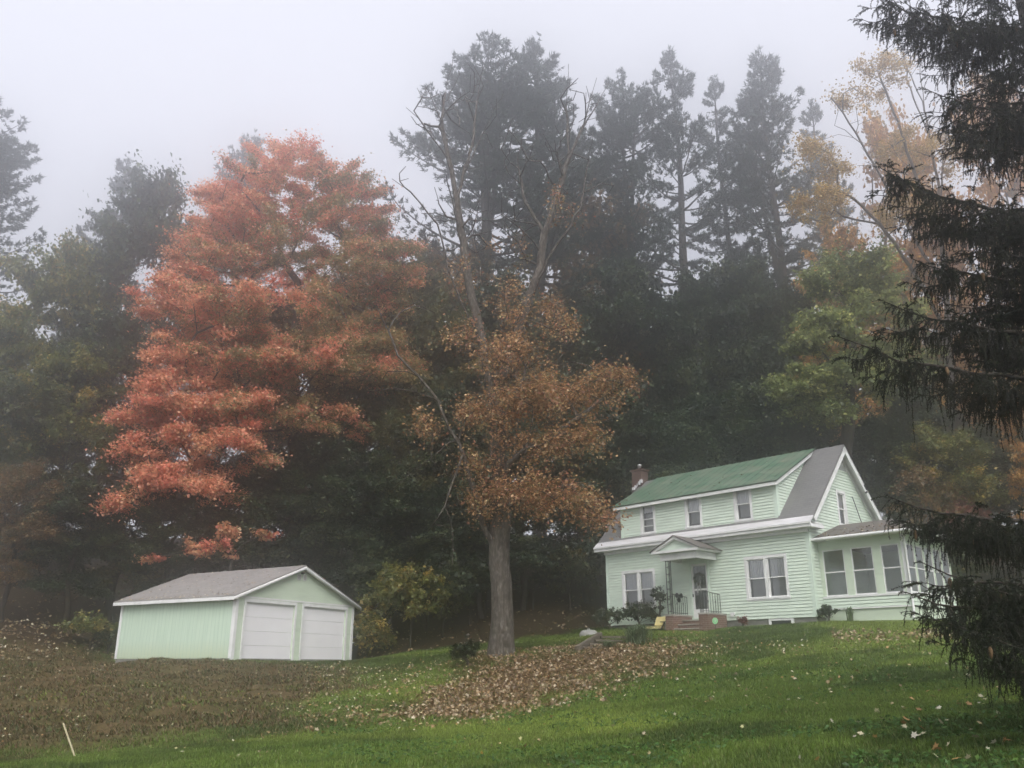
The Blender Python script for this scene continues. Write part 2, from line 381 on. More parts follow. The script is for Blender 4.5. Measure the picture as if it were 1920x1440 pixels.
def lawn_col(x, y, seed=21):
    n = fbm(x * .35, y * .55, seed); n2 = fbm(x * 1.6, y * 1.9, seed + 7)
    t = np.clip((n - .5) * 3.0 + .52 + (n2 - .5) * 1.4, 0, 1)[:, None]
    c = DKGREEN * (1 - t) + GREEN * t
    b = sstep(.8, -1.0, sdf(BRIGHT, x, y))[:, None] * .8
    b2 = sstep(.52, .75, fbm(x * .22 + 7, y * .3, seed + 3))[:, None] * .5
    b = np.clip(b + b2, 0, .9)
    return c * (1 - b) + LIME * b

xs = np.concatenate([np.linspace(-115, -42, 30), np.arange(-40, 32, .22), np.linspace(34, 115, 30)])
ys = np.concatenate([np.linspace(-30, 5, 20), np.arange(6, 44, .22), np.linspace(44.5, 130, 70)])
gx, gy = np.meshgrid(xs, ys); fx, fy = gx.ravel(), gy.ravel()
fz = gz(fx, fy) + ground_bump(fx, fy)
pile, bank, wood = zones(fx, fy)
gc = lawn_col(fx, fy) * .75
brown = np.array((.12, .075, .042)); olive = np.array((.075, .078, .03)); litter_c = np.array((.13, .075, .038)); duff = np.array((.035, .024, .013))
nb = fbm(fx * .9, fy * 1.6, 12)[:, None]
gc = gc * (1 - bank[:, None]) + (brown * nb + olive * (1 - nb)) * bank[:, None]
gc = gc * (1 - pile[:, None]) + litter_c * pile[:, None]
gc = gc * (1 - wood[:, None]) + duff * (.6 + .8 * nb) * wood[:, None]
nx, ny = len(xs), len(ys); ii = (np.arange(ny - 1)[:, None] * nx + np.arange(nx - 1)[None]).ravel()
def ground_mat():
    m, t = new_mat("ground"); b = principled(t, rough=.95, spec=.1)
    a = N(t, "ShaderNodeAttribute", attribute_name="col"); tc = N(t, "ShaderNodeTexCoord")
    nz = N(t, "ShaderNodeTexNoise"); nz.inputs["Scale"].default_value = 9; nz.inputs["Detail"].default_value = 8; nz.inputs["Roughness"].default_value = .7
    t.links.new(tc.outputs["Object"], nz.inputs["Vector"])
    rp = ramp(t, [(.3, (.35, .35, .35)), (.7, (1.5, 1.5, 1.4))]); t.links.new(nz.outputs[0], rp.inputs[0])
    mx = N(t, "ShaderNodeMix", data_type='RGBA', blend_type='MULTIPLY'); mx.inputs[0].default_value = 1
    t.links.new(a.outputs["Color"], mx.inputs[6]); t.links.new(rp.outputs[0], mx.inputs[7]); t.links.new(mx.outputs[2], b.inputs["Base Color"])
    bp = N(t, "ShaderNodeBump"); bp.inputs["Strength"].default_value = .9; bp.inputs["Distance"].default_value = .06
    t.links.new(nz.outputs[0], bp.inputs["Height"]); t.links.new(bp.outputs[0], b.inputs["Normal"])
    return m
M['ground'] = ground_mat()
tag(np_mesh("ground", np.stack([fx, fy, fz], 1), [np.stack([ii, ii + 1, ii + nx + 1, ii + nx], 1)], M['ground'], smooth=True, ptcol=gc), kind='structure')

# ------------------------------------------------------------------ house
# local axes: x to the right along the front (house from -10.1 to 0), y into the house, z up from the bottom siding board
house = empty("house", HOUSE_P, "mint green clapboard house with a green dormer roof and glazed side porch", "house", rz=-(math.pi / 2 - HOUSE_TH))
HL, HD, WZ = 10.1, 6.6, 3.30
RIDGE_Y, RIDGE_Z = 3.2, 7.08
def mF(y0=0.0): return lambda a, o, z: (a, y0 - o, z)              # faces the front; o = metres out from the wall
def mG(x0=0.0): return lambda a, o, z: (x0 + o, a, z)              # faces right; a runs into the house
def clap(acc, mp, lim, z0, z1, holes=(), ex=.122, lip=.034, gap=.024):
    """lapped boards between lim(z) = (a0, a1); each board leans out at its foot"""
    z = z0
    while z < z1 - 1e-4:
        zt = min(z + ex, z1)
        cuts = sorted({z, max(z + .01, zt - gap), zt} | {v for h in holes for v in h[2:] if z < v < zt})
        for b, t in zip(cuts[:-1], cuts[1:]):
            hb = sorted((h[0], h[1]) for h in holes if h[2] < (b + t) / 2 < h[3])
            (l0, r0), (l1, r1) = lim(b), lim(t)
            if r0 - l0 < .02: continue
            edges = [None] + [v for h in hb for v in h] + [None]
            ob, ot = (lip + .006 - .012 * (v - z) / ex for v in (b, t)) if b < zt - gap - 1e-5 else (.002, .002)
            for q in range(0, len(edges), 2):
                A0, A1 = (l0, l1) if edges[q] is None else (edges[q],) * 2
                B0, B1 = (r0, r1) if edges[q + 1] is None else (edges[q + 1],) * 2
                if B0 - A0 < .01: continue
                acc.quad(mp(A0, ob, b), mp(B0, ob, b), mp(B1, ot, t), mp(A1, ot, t))
                if b == z: acc.quad(mp(A0, .002, b), mp(B0, .002, b), mp(B0, ob, b), mp(A0, ob, b))
                if 0: acc.quad(mp(A0, .0, b), mp(B0, .0, b), mp(B0, ob, b), mp(A0, ob, b))
        z = zt
def mbox(acc, mp, a0, a1, o0, o1, z0, z1):
    P = lambda a, o, z: mp(a, o, z)
    for q in (((a0, o1, z0), (a1, o1, z0), (a1, o1, z1), (a0, o1, z1)), ((a0, o0, z0), (a0, o1, z0), (a0, o1, z1), (a0, o0, z1)), ((a1, o1, z0), (a1, o0, z0), (a1, o0, z1), (a1, o1, z1)),
              ((a0, o1, z1), (a1, o1, z1), (a1, o0, z1), (a0, o0, z1)), ((a0, o0, z0), (a1, o0, z0), (a1, o1, z0), (a0, o1, z0)), ((a1, o0, z0), (a0, o0, z0), (a0, o0, z1), (a1, o0, z1))):
        acc.quad(*[P(*v) for v in q])
def window(parent, mp, a0, a1, z0, z1, lights=1, curtain=.5, drawn=True, rails=1, trim='trim', seed=0, name="window", cas=.115, blind=True):
    """double-hung window: casing, sashes, glass, a half curtain and a roller blind behind, all inside a real recess"""
    r = rng_(seed); w = Acc()
    mbox(w, mp, a0, a1, -.03, .055, z1 - cas, z1); mbox(w, mp, a0 - .03, a1 + .03, -.03, .075, z0 + .02, z0 + .085); mbox(w, mp, a0, a1, -.03, .05, z0 - .03, z0 + .02)
    mbox(w, mp, a0, a0 + cas, -.03, .05, z0 + .085, z1 - cas); mbox(w, mp, a1 - cas, a1, -.03, .05, z0 + .085, z1 - cas)
    iw = (a1 - a0 - 2 * cas - (lights - 1) * cas * 1.15) / lights
    spans = [(a0 + cas + k * (iw + cas * 1.15), a0 + cas + k * (iw + cas * 1.15) + iw) for k in range(lights)]
    for k in range(lights - 1): mbox(w, mp, spans[k][1], spans[k + 1][0], -.03, .05, z0 + .085, z1 - cas)
    root = w.build(name, M[trim], parent)
    zb, zt = z0 + .085, z1 - cas; zm = (zb + zt) / 2
    for l, rr in spans:
        s = Acc(); f = .042
        for (b, t, o) in ((zm - .02, zt, .012), (zb, zm + .02, -.014)):
            mbox(s, mp, l, l + f, -.04 + o, o, b, t); mbox(s, mp, rr - f, rr, -.04 + o, o, b, t)
            mbox(s, mp, l + f, rr - f, -.04 + o, o, t - f, t); mbox(s, mp, l + f, rr - f, -.04 + o, o, b, b + f)
        if rails > 1: mbox(s, mp, l + f, rr - f, -.03, .006, (zb + zm) / 2 - .02, (zb + zm) / 2 + .012)
        s.build("sash", M['trim'], root)
        g = Acc(); g.quad(mp(l, -.022, zm), mp(rr, -.022, zm), mp(rr, -.022, zt), mp(l, -.022, zt)); g.quad(mp(l, -.045, zb), mp(rr, -.045, zb), mp(rr, -.045, zm), mp(l, -.045, zm))
        g.build("pane", M['glass'], root)
        if drawn:
            c = Acc(); a = np.linspace(l + .02 + .05 * r.random(), rr - .02, 60); ph = r.random() * 6
            o = -.085 + .016 * np.sin((a - l) * 62 + ph + .8 * np.sin((a - l) * 21)); zc0 = zt - (zt - zb) * curtain
            V = [mp(x, y, zc0 - .012 * math.sin(x * 40)) for x, y in zip(a, o)] + [mp(x, y, zt + .03) for x, y in zip(a, o)]
            i = np.arange(59); c.add(V, np.stack([i, i + 1, i + 61, i + 60], 1)); c.build("curtain", M['curtain'], root)
        if blind:
            c = Acc(); c.quad(mp(l + .05, -.2, zb - .02), mp(rr - .015, -.2, zb - .02), mp(rr - .015, -.2, zm + .25), mp(l + .05, -.2, zm + .25)); c.build("blind", M['blind'], root)
    return root
front = mF()
DOOR = (-5.55, -4.55, .16, 2.36)
winF = [(-9.2, -7.33, .64, 2.34, 2, 1), (-2.86, -.98, .72, 2.42, 2, 2)]
wall = Acc()
holes = [(w[0] + .02, w[1] - .02, w[2], w[3] - .02) for w in winF] + [(DOOR[0], DOOR[1], DOOR[2], DOOR[3])]
clap(wall, front, lambda z: (-HL, 0), 0, WZ, holes)
def roof_z(y): return 3.70 + (y + .15) * (RIDGE_Z - 3.70) / (RIDGE_Y + .15) - .12
BACK = 2 * RIDGE_Y
def gab(z):
    if z <= roof_z(0): return (0.0, BACK)
    y = (z + .12 - 3.70) * (RIDGE_Y + .15) / (RIDGE_Z - 3.70) - .15
    return (y, BACK - y)
GW = (2.62, 3.42, 3.66, 5.14)
clap(wall, mG(), gab, 0, RIDGE_Z - .15, [(GW[0] + .02, GW[1] - .02, GW[2], GW[3] - .02), (.62, 4.6, .0, 2.7)])
wall.quad((-HL, BACK, 0), (0, BACK, 0), (0, BACK, roof_z(0)), (-HL, BACK, roof_z(0)))
wall.add([(-HL, 0, 0), (-HL, BACK, 0), (-HL, BACK, roof_z(0)), (-HL, RIDGE_Y, RIDGE_Z - .12), (-HL, 0, roof_z(0))], [[0, 1, 2, 3, 4]])
wall.quad((0, .62, -.02), (0, 4.6, -.02), (0, 4.6, 2.72), (0, .62, 2.72))
wall.build("wall", M['siding'], house)
t = Acc(); t.quad((-HL, .02, .05), (-.02, .02, .05), (-.02, BACK, .05), (-HL, BACK, .05)); t.quad((-HL, .05, 2.75), (-.02, .05, 2.75), (-.02, BACK, 2.75), (-HL, BACK, 2.75))
t.quad((-HL, 2.0, .05), (-.02, 2.0, .05), (-.02, 2.0, 2.75), (-HL, 2.0, 2.75)); t.quad((-9.0, 1.4, 2.76), (-1.3, 1.4, 2.76), (-1.3, 1.4, 6), (-9, 1.4, 6)); t.quad((-.9, .8, 2.76), (-.9, 5.6, 2.76), (-.9, 3.6, 6), (-.9, 2.8, 6))
t.build("interior_wall", M['inside'], house)
cb = Acc()
for x in (-HL + .05, -.05):
    mbox(cb, front, x - .065, x + .065, 0, .048, .0, WZ)
    if x < -1: cb.build("corner_board", M['trim_mint'], house); cb = Acc()
mbox(cb, mG(), -.048, .13, 0, .05, 0, 3.1)
cb.build("corner_board", M['trim_mint'], house)
f = Acc(); f.box((-HL + .05, .04, -.75), (-.04, BACK - .05, -.002)); f.build("foundation", M['concrete'], house)
# cornice box with pale metal on its sloping top, and gutter-like crown at its lip
c = Acc(); ov = .42
c.box((-HL - .38, -ov, 3.28), (.36, -.02, 3.40)); c.box((-HL - .38, -ov - .05, 3.405), (.36, -ov + .06, 3.47)); c.box((-HL, -.16, 3.14), (0.02, -.04, 3.278))
c.box((.055, -.015, 3.28), (.36, .62, 3.40)); c.slab((.052, -.01, 3.56), (.34, -.01, 3.47), (.34, .6, 3.47), (.052, .6, 3.6), .05)
c.build("cornice", M['trim'], house)
pm = Acc(); pm.slab((-HL - .38, -ov - .04, 3.478), (.36, -ov - .04, 3.478), (.36, -.13, 3.735), (-HL - .38, -.13, 3.735), .06); pm.build("pent_strip", M['white_metal'], house)
# main roof
X0, X1 = -HL - .38, .36
rf = Acc()
def rs(x0, x1): rf.slab((x0, -.135, 3.735), (x1, -.135, 3.735), (x1, RIDGE_Y, RIDGE_Z), (x0, RIDGE_Y, RIDGE_Z), .09)
rs(X0, X1)
rf.slab((X1, RIDGE_Y + .002, RIDGE_Z - .003), (X0, RIDGE_Y + .002, RIDGE_Z - .003), (X0, BACK + .45, 3.42), (X1, BACK + .45, 3.42), .09)
roof = rf.build("roof", M['shingle'], house)
rk = Acc()                                                                # rake boards and soffits of the right gable
for (ya, za, yb, zb) in ((-.14, 3.66, RIDGE_Y, RIDGE_Z - .075), (BACK + .42, 3.36, RIDGE_Y, RIDGE_Z - .075)):
    dy, dz = yb - ya, zb - za; L = math.hypot(dy, dz); ny_, nz_ = (-dz / L, dy / L) if dy > 0 else (dz / L, -dy / L)
    if nz_ < 0: ny_, nz_ = -ny_, -nz_
    def pt(y, z, k): return (y - ny_ * k, z - nz_ * k)
    a, b = pt(ya, za, .02), pt(yb, zb, .02); a2, b2 = pt(ya, za, .22), pt(yb, zb, .22)
    for xo in ((X1 - .045, X1 + .01), (.05, .09)):
        for q in (((xo[1], *a), (xo[1], *b), (xo[1], *b2), (xo[1], *a2)), ((xo[0], *a), (xo[0], *a2), (xo[0], *b2), (xo[0], *b)), ((xo[0], *a2), (xo[1], *a2), (xo[1], *b2), (xo[0], *b2))): rk.quad(*q)
    rk.quad((.05, *pt(ya, za, .06)), (X1 - .02, *pt(ya, za, .06)), (X1 - .02, *pt(yb, zb, .06)), (.05, *pt(yb, zb, .06)))
rk.build("rake_board", M['trim'], house)
lv = Acc()
for k in range(6):
    z = 6.08 + k * .085; w_ = (6.70 - z) * .93
    lv.slab((.062, RIDGE_Y - w_, z), (.062, RIDGE_Y + w_, z), (.02, RIDGE_Y + w_, z + .07), (.02, RIDGE_Y - w_, z + .07), .012)
lv.add([(.045, RIDGE_Y - .62, 6.05), (.045, RIDGE_Y + .62, 6.05), (.045, RIDGE_Y, 6.72)], [[0, 1, 2]])
lv.build("louver", M['louver'], house)
window(house, mG(.0), *GW, curtain=.5, seed=5, blind=False)
# dormer
DX0, DX1, DZ0, DZ1 = -9.12, -1.18, 3.77, 5.42
winD = [(-8.0, -7.16, 3.84, 5.24, 1, 2), (-5.56, -4.70, 3.84, 5.28, 1, 1), (-3.12, -2.27, 3.84, 5.32, 1, 1)]
d = Acc(); clap(d, front, lambda z: (DX0, DX1), 3.66, DZ1, [(w[0] + .02, w[1] - .02, w[2], w[3] - .02) for w in winD])
SL = (RIDGE_Z + .06 - DZ1 - .02) / RIDGE_Y
def dr(y): return DZ1 + .02 + y * SL
def chk(z):
    y1 = (z - 3.735) * (RIDGE_Y + .135) / (RIDGE_Z - 3.735) - .135 + .05
    y0 = 0 if z <= DZ1 else (z - DZ1 - .02) / SL
    return (max(0, y0), max(0.001, y1))
clap(d, mG(DX1), chk, 3.66, RIDGE_Z - .1)
d.quad((DX0, 0, 3.7), (DX0, 0, DZ1), (DX0, RIDGE_Y, RIDGE_Z), (DX0, RIDGE_Y, RIDGE_Z - .05))
d.build("dormer_wall", M['siding'], house)
t = Acc()
for x in (DX0 + .05, DX1 - .05):
    mbox(t, front, x - .06, x + .06, 0, .05, 3.74, DZ1)
    if x < -5: t.build("dormer_corner_board", M['trim_mint'], house); t = Acc()
mbox(t, mG(DX1), -.05, .1, 0, .048, 3.9, DZ1)
t.build("dormer_corner_board", M['trim_mint'], house)
dp = -.3
t = Acc(); t.box((DX0 - .22, dp - .01, dr(dp) - .20), (DX1 + .2, dp + .05, dr(dp) - .055)); t.box((DX0 - .2, dp + .052, dr(dp) - .16), (DX1 + .16, -.055, dr(dp) - .12))
for x in (DX0 - .2, DX1 + .18): t.slab((x - .02, dp, dr(dp) - .058), (x + .02, dp, dr(dp) - .058), (x + .02, RIDGE_Y - .1, dr(RIDGE_Y - .1) - .058), (x - .02, RIDGE_Y - .1, dr(RIDGE_Y - .1) - .058), .15)
t.build("dormer_fascia", M['trim'], house)
t = Acc(); t.slab((DX0 - .28, dp - .05, dr(dp - .05)), (DX1 + .25, dp - .05, dr(dp - .05)), (DX1 + .25, RIDGE_Y + .02, dr(RIDGE_Y + .02)), (DX0 - .28, RIDGE_Y + .02, dr(RIDGE_Y + .02)), .05)
t.build("dormer_roof", M['green_roof'], house)
for k, w_ in enumerate(winD): window(house, front, *w_[:4], curtain=(.26, .48, .5)[k], rails=w_[5], seed=10 + k, cas=.10)
for k, w_ in enumerate(winF): window(house, front, *w_[:4], lights=2, curtain=.5, seed=20 + k)
# chimney at the left end of the ridge
CX0, CX1, CY0, CY1 = -10.72, -10.12, 2.92, 3.46
ch = Acc(); ch.box((CX0, CY0, 3.0), (CX1, CY1, 7.62)); ch.box((CX0 - .04, CY0 - .04, 7.625), (CX1 + .04, CY1 + .04, 7.72)); chim = ch.build("chimney", M['brick_chimney'], house)
fl = Acc(); fl.lathe([(.0, 7.72), (.085, 7.72), (.085, 7.92), (.105, 7.92), (.105, 8.0), (0, 8.0)], ((CX0 + CX1) / 2, 3.2, 0), 12); fl.build("flue", M['flue'], chim)
fs = Acc()
for k in range(5): fs.box((CX1 - .02 - .03 * k, CY0 - .16 - .07 * k, 6.95 - .09 * k), (CX1 + .12 - .1 * k, CY0 - .05 - .07 * k, 7.12 - .1 * k))
fs.build("flashing", M['white_metal'], chim)
# door
dz0, dz1 = DOOR[2], DOOR[3]; da, db = DOOR[:2]
t = Acc()
for a, b in ((da, da + .1), (db - .1, db)): mbox(t, front, a, b, -.03, .055, dz0, dz1)
mbox(t, front, da, db, -.03, .058, dz1, dz1 + .12); mbox(t, front, da, db, -.1, .09, dz0 - .06, dz0 - .002)
door = t.build("door", M['trim_mint'], house)
s = Acc(); a, b = da + .104, db - .104; f_ = .085
mbox(s, front, a, a + f_, -.045, .012, dz0, dz1 - .004); mbox(s, front, b - f_, b, -.045, .012, dz0, dz1 - .004)
mbox(s, front, a + f_, b - f_, -.045, .012, dz1 - .1, dz1 - .004); mbox(s, front, a + f_, b - f_, -.045, .012, dz0, dz0 + .34); mbox(s, front, a + f_, b - f_, -.045, .014, 1.26, 1.33)
s.build("storm_door", M['trim'], door)
s = Acc(); s.quad(front(a, -.02, dz0 + .3), front(b, -.02, dz0 + .3), front(b, -.02, dz1 - .05), front(a, -.02, dz1 - .05)); s.build("pane", M['glass'], door)
s = Acc(); mbox(s, front, a, b, -.16, -.12, dz0, dz1)
for k in range(2):
    for j in range(2): mbox(s, front, a + .1 + .33 * k, a + .36 + .33 * k, -.12, -.1, dz0 + .2 + j * .5, dz0 + .6 + j * .5)
s.build("inner_door", M['inside'], door)
s = Acc(); mbox(s, front, a + .02, a + .05, .012, .05, 1.0, 1.12); s.build("handle", M['iron'], door)
# portico
px0, px1, pf = -6.30, -3.88, -1.5; pc = (px0 + px1) / 2
po = Acc()
po.box((px0 + .32, pf + .08, 2.42), (px1 - .28, pf + .2, 2.70)); po.box((px0 + .32, pf + .2, 2.42), (px0 + .44, -.04, 2.70)); po.box((px1 - .4, pf + .2, 2.42), (px1 - .28, -.04, 2.70))
po.box((px0 + .02, pf - .12, 2.705), (px1 - .02, pf + .22, 2.80)); po.box((px0 + .02, pf + .222, 2.705), (px0 + .4, -.03, 2.80)); po.box((px1 - .4, pf + .222, 2.705), (px1 - .02, -.03, 2.80))
po.box((px0 + .442, pf + .202, 2.60), (px1 - .402, -.04, 2.64))
ap = 3.36
for sx in (-1, 1):
    e, a_ = (px0 + .0, pc) if sx < 0 else (px1 - .0, pc)
    dx, dz = pc - e, ap - 2.80; L = math.hypot(dx, dz); nx_, nz_ = dz / L, -dx / L
    if nz_ > 0: nx_, nz_ = -nx_, -nz_
    for (k0, k1, y0, y1) in ((0, .12, pf - .12, pf + .08),):
        q = [(e + nx_ * k0, 2.80 + nz_ * k0), (pc, ap), (pc, ap - k1 * 1.15), (e + nx_ * k0 - (-.22 if sx < 0 else .22), 2.803)]
        po.add([(x, y0, z) for x, z in q] + [(x, y1, z) for x, z in q], [[0, 1, 2, 3], [7, 6, 5, 4], [3, 2, 6, 7], [0, 4, 5, 1]])
portico = po.build("portico", M['trim'], house)
t = Acc(); t.add([(px0 + .15, pf + .02, 2.801), (px1 - .15, pf + .02, 2.801), (pc, pf + .02, ap - .08)], [[0, 1, 2]]); t.build("tympanum", M['trim_mint'], portico)
t = Acc(); oh = .06
for sx in (-1, 1):
    e = px0 - oh if sx < 0 else px1 + oh; ez = 2.815 - oh * .45
    t.slab((e, pf - .17, ez), (pc, pf - .17, ap + .03), (pc, -.035, ap + .03), (e, -.035, ez), .028)
t.build("portico_roof", M['shingle_porch'], portico)
# wrought iron corner post with scrollwork
col = Acc(); cx, cyy = px0 + .46, pf + .26; zt_, zb_ = 2.42, .275
for ox, oy in ((0, 0), (.24, 0), (0, .24)): col.bar((cx + ox, cyy + oy, zb_), (cx + ox, cyy + oy, zt_), .026)
for k in range(7):
    z0 = zb_ + .1 + k * .3; th = np.linspace(0, 2 * np.pi, 13)
    for plane in (0, 1):
        P = [((cx + .12 + .085 * math.sin(v) * math.cos(v / 2), cyy, z0 + .15 - .13 * math.cos(v)) if plane == 0 else (cx, cyy + .12 + .085 * math.sin(v) * math.cos(v / 2), z0 + .15 - .13 * math.cos(v))) for v in th]
        col.tube(P, .009, 4)
    col.bar((cx, cyy, z0), (cx + .24, cyy, z0), .012); col.bar((cx, cyy, z0), (cx, cyy + .24, z0), .012)
col.build("iron_post", M['iron'], portico)
# stoop
st = Acc()
piers = [(px0 + .42, px0 + .80), (px1 - .38, px1 + .02)]
steps = Acc()
x0, x1 = piers[0][1] + .004, piers[1][0] - .004
for k in range(3): steps.box((x0, -1.36 + .3 * k, -.75), (x1, -.03 if k == 2 else -1.062 + .3 * k, -.34 + .17 * k))
stoop = steps.build("stoop", M['brick'], house)
for (a, b) in piers:
    p_ = Acc(); p_.box((a, pf + .1, -.8), (b, -.045, .20)); pr = p_.build("pier", M['brick'], stoop)
    p_ = Acc(); p_.box((a - .02, pf + .08, .205), (b + .02, -.045, .262)); p_.build("cap", M['stone_cap'], pr)
tr = Acc()
for k in range(3): tr.box((x0, -1.39 + .3 * k, -.337 + .17 * k), (x1, -.04 if k == 2 else -1.06 + .3 * k, -.30 + .17 * k))
tr.build("tread", M['stone_cap'], stoop)
def railing(x, ya, yb, zt0, zt1):
    r_ = Acc(); r_.bar((x, ya, zt0), (x, yb, zt1), .032, .02); r_.bar((x, ya, .34), (x, yb, .34), .02)
    n_ = 8
    for k in range(n_):
        y = ya + (yb - ya) * k / (n_ - 1); z = zt0 + (zt1 - zt0) * k / (n_ - 1); r_.bar((x, y, .262), (x, y, z), .016)
        if k in (2, 5): r_.tube([(x, y + .035 * math.sin(v), .72 + .06 * math.cos(v)) for v in np.linspace(0, 2 * np.pi, 9)], .006, 4)
    return r_
railing(piers[0][0] + .2, -1.1, -.12, 1.08, 1.0).build("railing", M['iron'], house)
r_ = railing(piers[1][0] + .2, -1.32, -.12, 1.12, 1.02)
for k in range(4): r_.bar((piers[1][0] + .2 - .05 * k, -1.33, .262), (piers[1][0] + .2 - .05 * k, -1.33, 1.12), .016)
r_.build("railing", M['iron'], house)
# basement window, dryer vent, hose tap
b_ = Acc(); mbox(b_, front, -1.95, -1.0, -.05, .02, -.33, -.03); mbox(b_, front, -1.86, -1.09, .02, .03, -.30, -.10)
bw = Acc(); 
for q in ((-2.0, -1.9, -.36, -.02), (-1.05, -.95, -.36, -.02)): mbox(bw, front, q[0], q[1], -.06, .03, q[2], q[3])
mbox(bw, front, -1.9, -1.05, -.06, .03, -.08, -.02)
bs = bw.build("basement_window", M['trim'], house); g = Acc(); mbox(g, front, -1.9, -1.05, -.035, -.02, -.5, -.08); g.build("pane", M['black'], bs)
v = Acc(); mbox(v, front, -3.62, -3.46, .034, .12, .2, .3); mbox(v, front, -3.60, -3.48, .12, .14, .14, .2); v.build("vent_hood", M['trim'], house)
# glazed side porch
PX, PY0, PY1 = 3.3, .6, 4.7
porch = Acc(); pfm = mF(PY0); psm = mG(PX)
wp = [(.17, 1.02), (1.30, 2.12), (2.42, 3.10)]; sy = [(PY0 + .12 + k * .8, PY0 + .82 + k * .8) for k in range(5)]
def panel(mp, lo, hi, wins, zb, zt):
    e = [lo] + [v for w_ in wins for v in w_] + [hi]
    for k in range(0, len(e), 2): mbox(porch, mp, e[k], e[k + 1], -.08, .0, zb, zt)
panel(pfm, .036, PX, wp, .74, 2.46); panel(psm, PY0 + .002, PY1, sy, .74, 2.46)
mbox(porch, pfm, .036, PX, -.08, .004, 2.462, 2.80); mbox(porch, psm, PY0 + .085, PY1, -.08, .004, 2.462, 2.80)
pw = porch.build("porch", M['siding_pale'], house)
t = Acc(); clap(t, pfm, lambda z: (.036, PX), .30, .66); clap(t, psm, lambda z: (PY0, PY1), .30, .66)
t.quad((0, PY1, 0), (PX, PY1, 0), (PX, PY1, 2.8), (0, PY1, 2.8)); t.build("porch_siding", M['siding'], pw)
t = Acc(); mbox(t, pfm, .036, PX + .04, -.05, .06, .662, .735); mbox(t, psm, PY0 - .0, PY1, -.05, .06, .662, .735); mbox(t, pfm, PX - .10, PX + .03, 0.006, .034, .737, 2.80); mbox(t, psm, PY0 - .0, PY0 + .115, .006, .032, .737, 2.80)
mbox(t, pfm, .036, PX + .05, -.0, .035, .245, .298); t.build("porch_trim", M['trim'], pw)
t = Acc(); t.box((.05, PY0 + .03, -.8), (PX - .03, PY1 - .03, .243))
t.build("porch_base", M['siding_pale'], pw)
t = Acc(); t.box((.1, PY0 + .1, .30), (PX - .1, PY1 - .1, .36)); t.box((.1, PY0 + .1, 2.70), (PX - .1, PY1 - .1, 2.74)); t.build("porch_floor", M['inside'], pw)
for mp, ws in ((pfm, wp), (psm, sy)):
    for a, b in ws:
        w_ = Acc(); f_ = .04; zb, zt_, zm = .74, 2.46, 1.62
        mbox(w_, mp, a, a + f_, -.06, -.02, zb, zt_); mbox(w_, mp, b - f_, b, -.06, -.02, zb, zt_); mbox(w_, mp, a + f_, b - f_, -.06, -.02, zb, zb + .05); mbox(w_, mp, a + f_, b - f_, -.06, -.02, zt_ - .04, zt_); mbox(w_, mp, a + f_, b - f_, -.062, -.015, zm - .02, zm + .025)
        w_ = w_.build("window", M['trim'], house)
        g = Acc(); g.quad(mp(a, -.045, zb), mp(b, -.045, zb), mp(b, -.045, zt_), mp(a, -.045, zt_)); g.build("pane", M['glass'], w_)
t = Acc(); gy0, rz0, rz1, ry, rx1 = .14, 2.90, 3.66, 2.5, 2.2; gx1 = PX + .55
t.slab((.045, gy0, rz0), (gx1, gy0, rz0), (rx1, ry, rz1), (.045, ry, rz1), .05)
t.slab((gx1, gy0, rz0), (gx1, 2 * ry - gy0, rz0), (rx1, ry + .01, rz1), (rx1, ry, rz1), .05)
t.slab((gx1, 2 * ry - gy0, rz0), (.045, 2 * ry - gy0, rz0), (.045, ry, rz1), (rx1, ry, rz1), .05)
t.build("porch_roof", M['shingle_porch'], pw)
t = Acc(); t.tube([(.03, gy0 - .05, rz0 - .07), (gx1 + .03, gy0 - .05, rz0 - .07)], .06, 8, cap=True); t.tube([(gx1 + .05, gy0 - .05, rz0 - .07), (gx1 + .05, 2 * ry - gy0, rz0 - .07)], .06, 8, cap=True)
t.box((.05, gy0 + .02, rz0 - .1), (gx1 - .02, PY0 - .006, rz0 - .065)); t.build("gutter", M['trim'], pw)
t = Acc(); t.tube([(PX + .10, gy0, rz0 - .1), (PX + .09, gy0 + .15, 2.6), (PX + .07, PY0 - .09, 2.4), (PX + .07, PY0 - .09, .1), (PX + .07, PY0 - .2, -.15)], .04, 8); t.build("downspout", M['trim'], house)
t = Acc(); t.tube([(.05, 3.95, 5.0), (.12, 3.9, 4.98), (.12, 4.5, 3.9), (.1, 4.6, 3.75)], .018, 5); t.bar((X1 + .03, 4.55, 5.55), (X1 + .03, 4.75, 5.35), .03); t.bar((X1 + .02, 4.6, 5.2), (X1 + .12, 4.6, 5.25), .06)
t.build("service_cable", M['iron'], house)

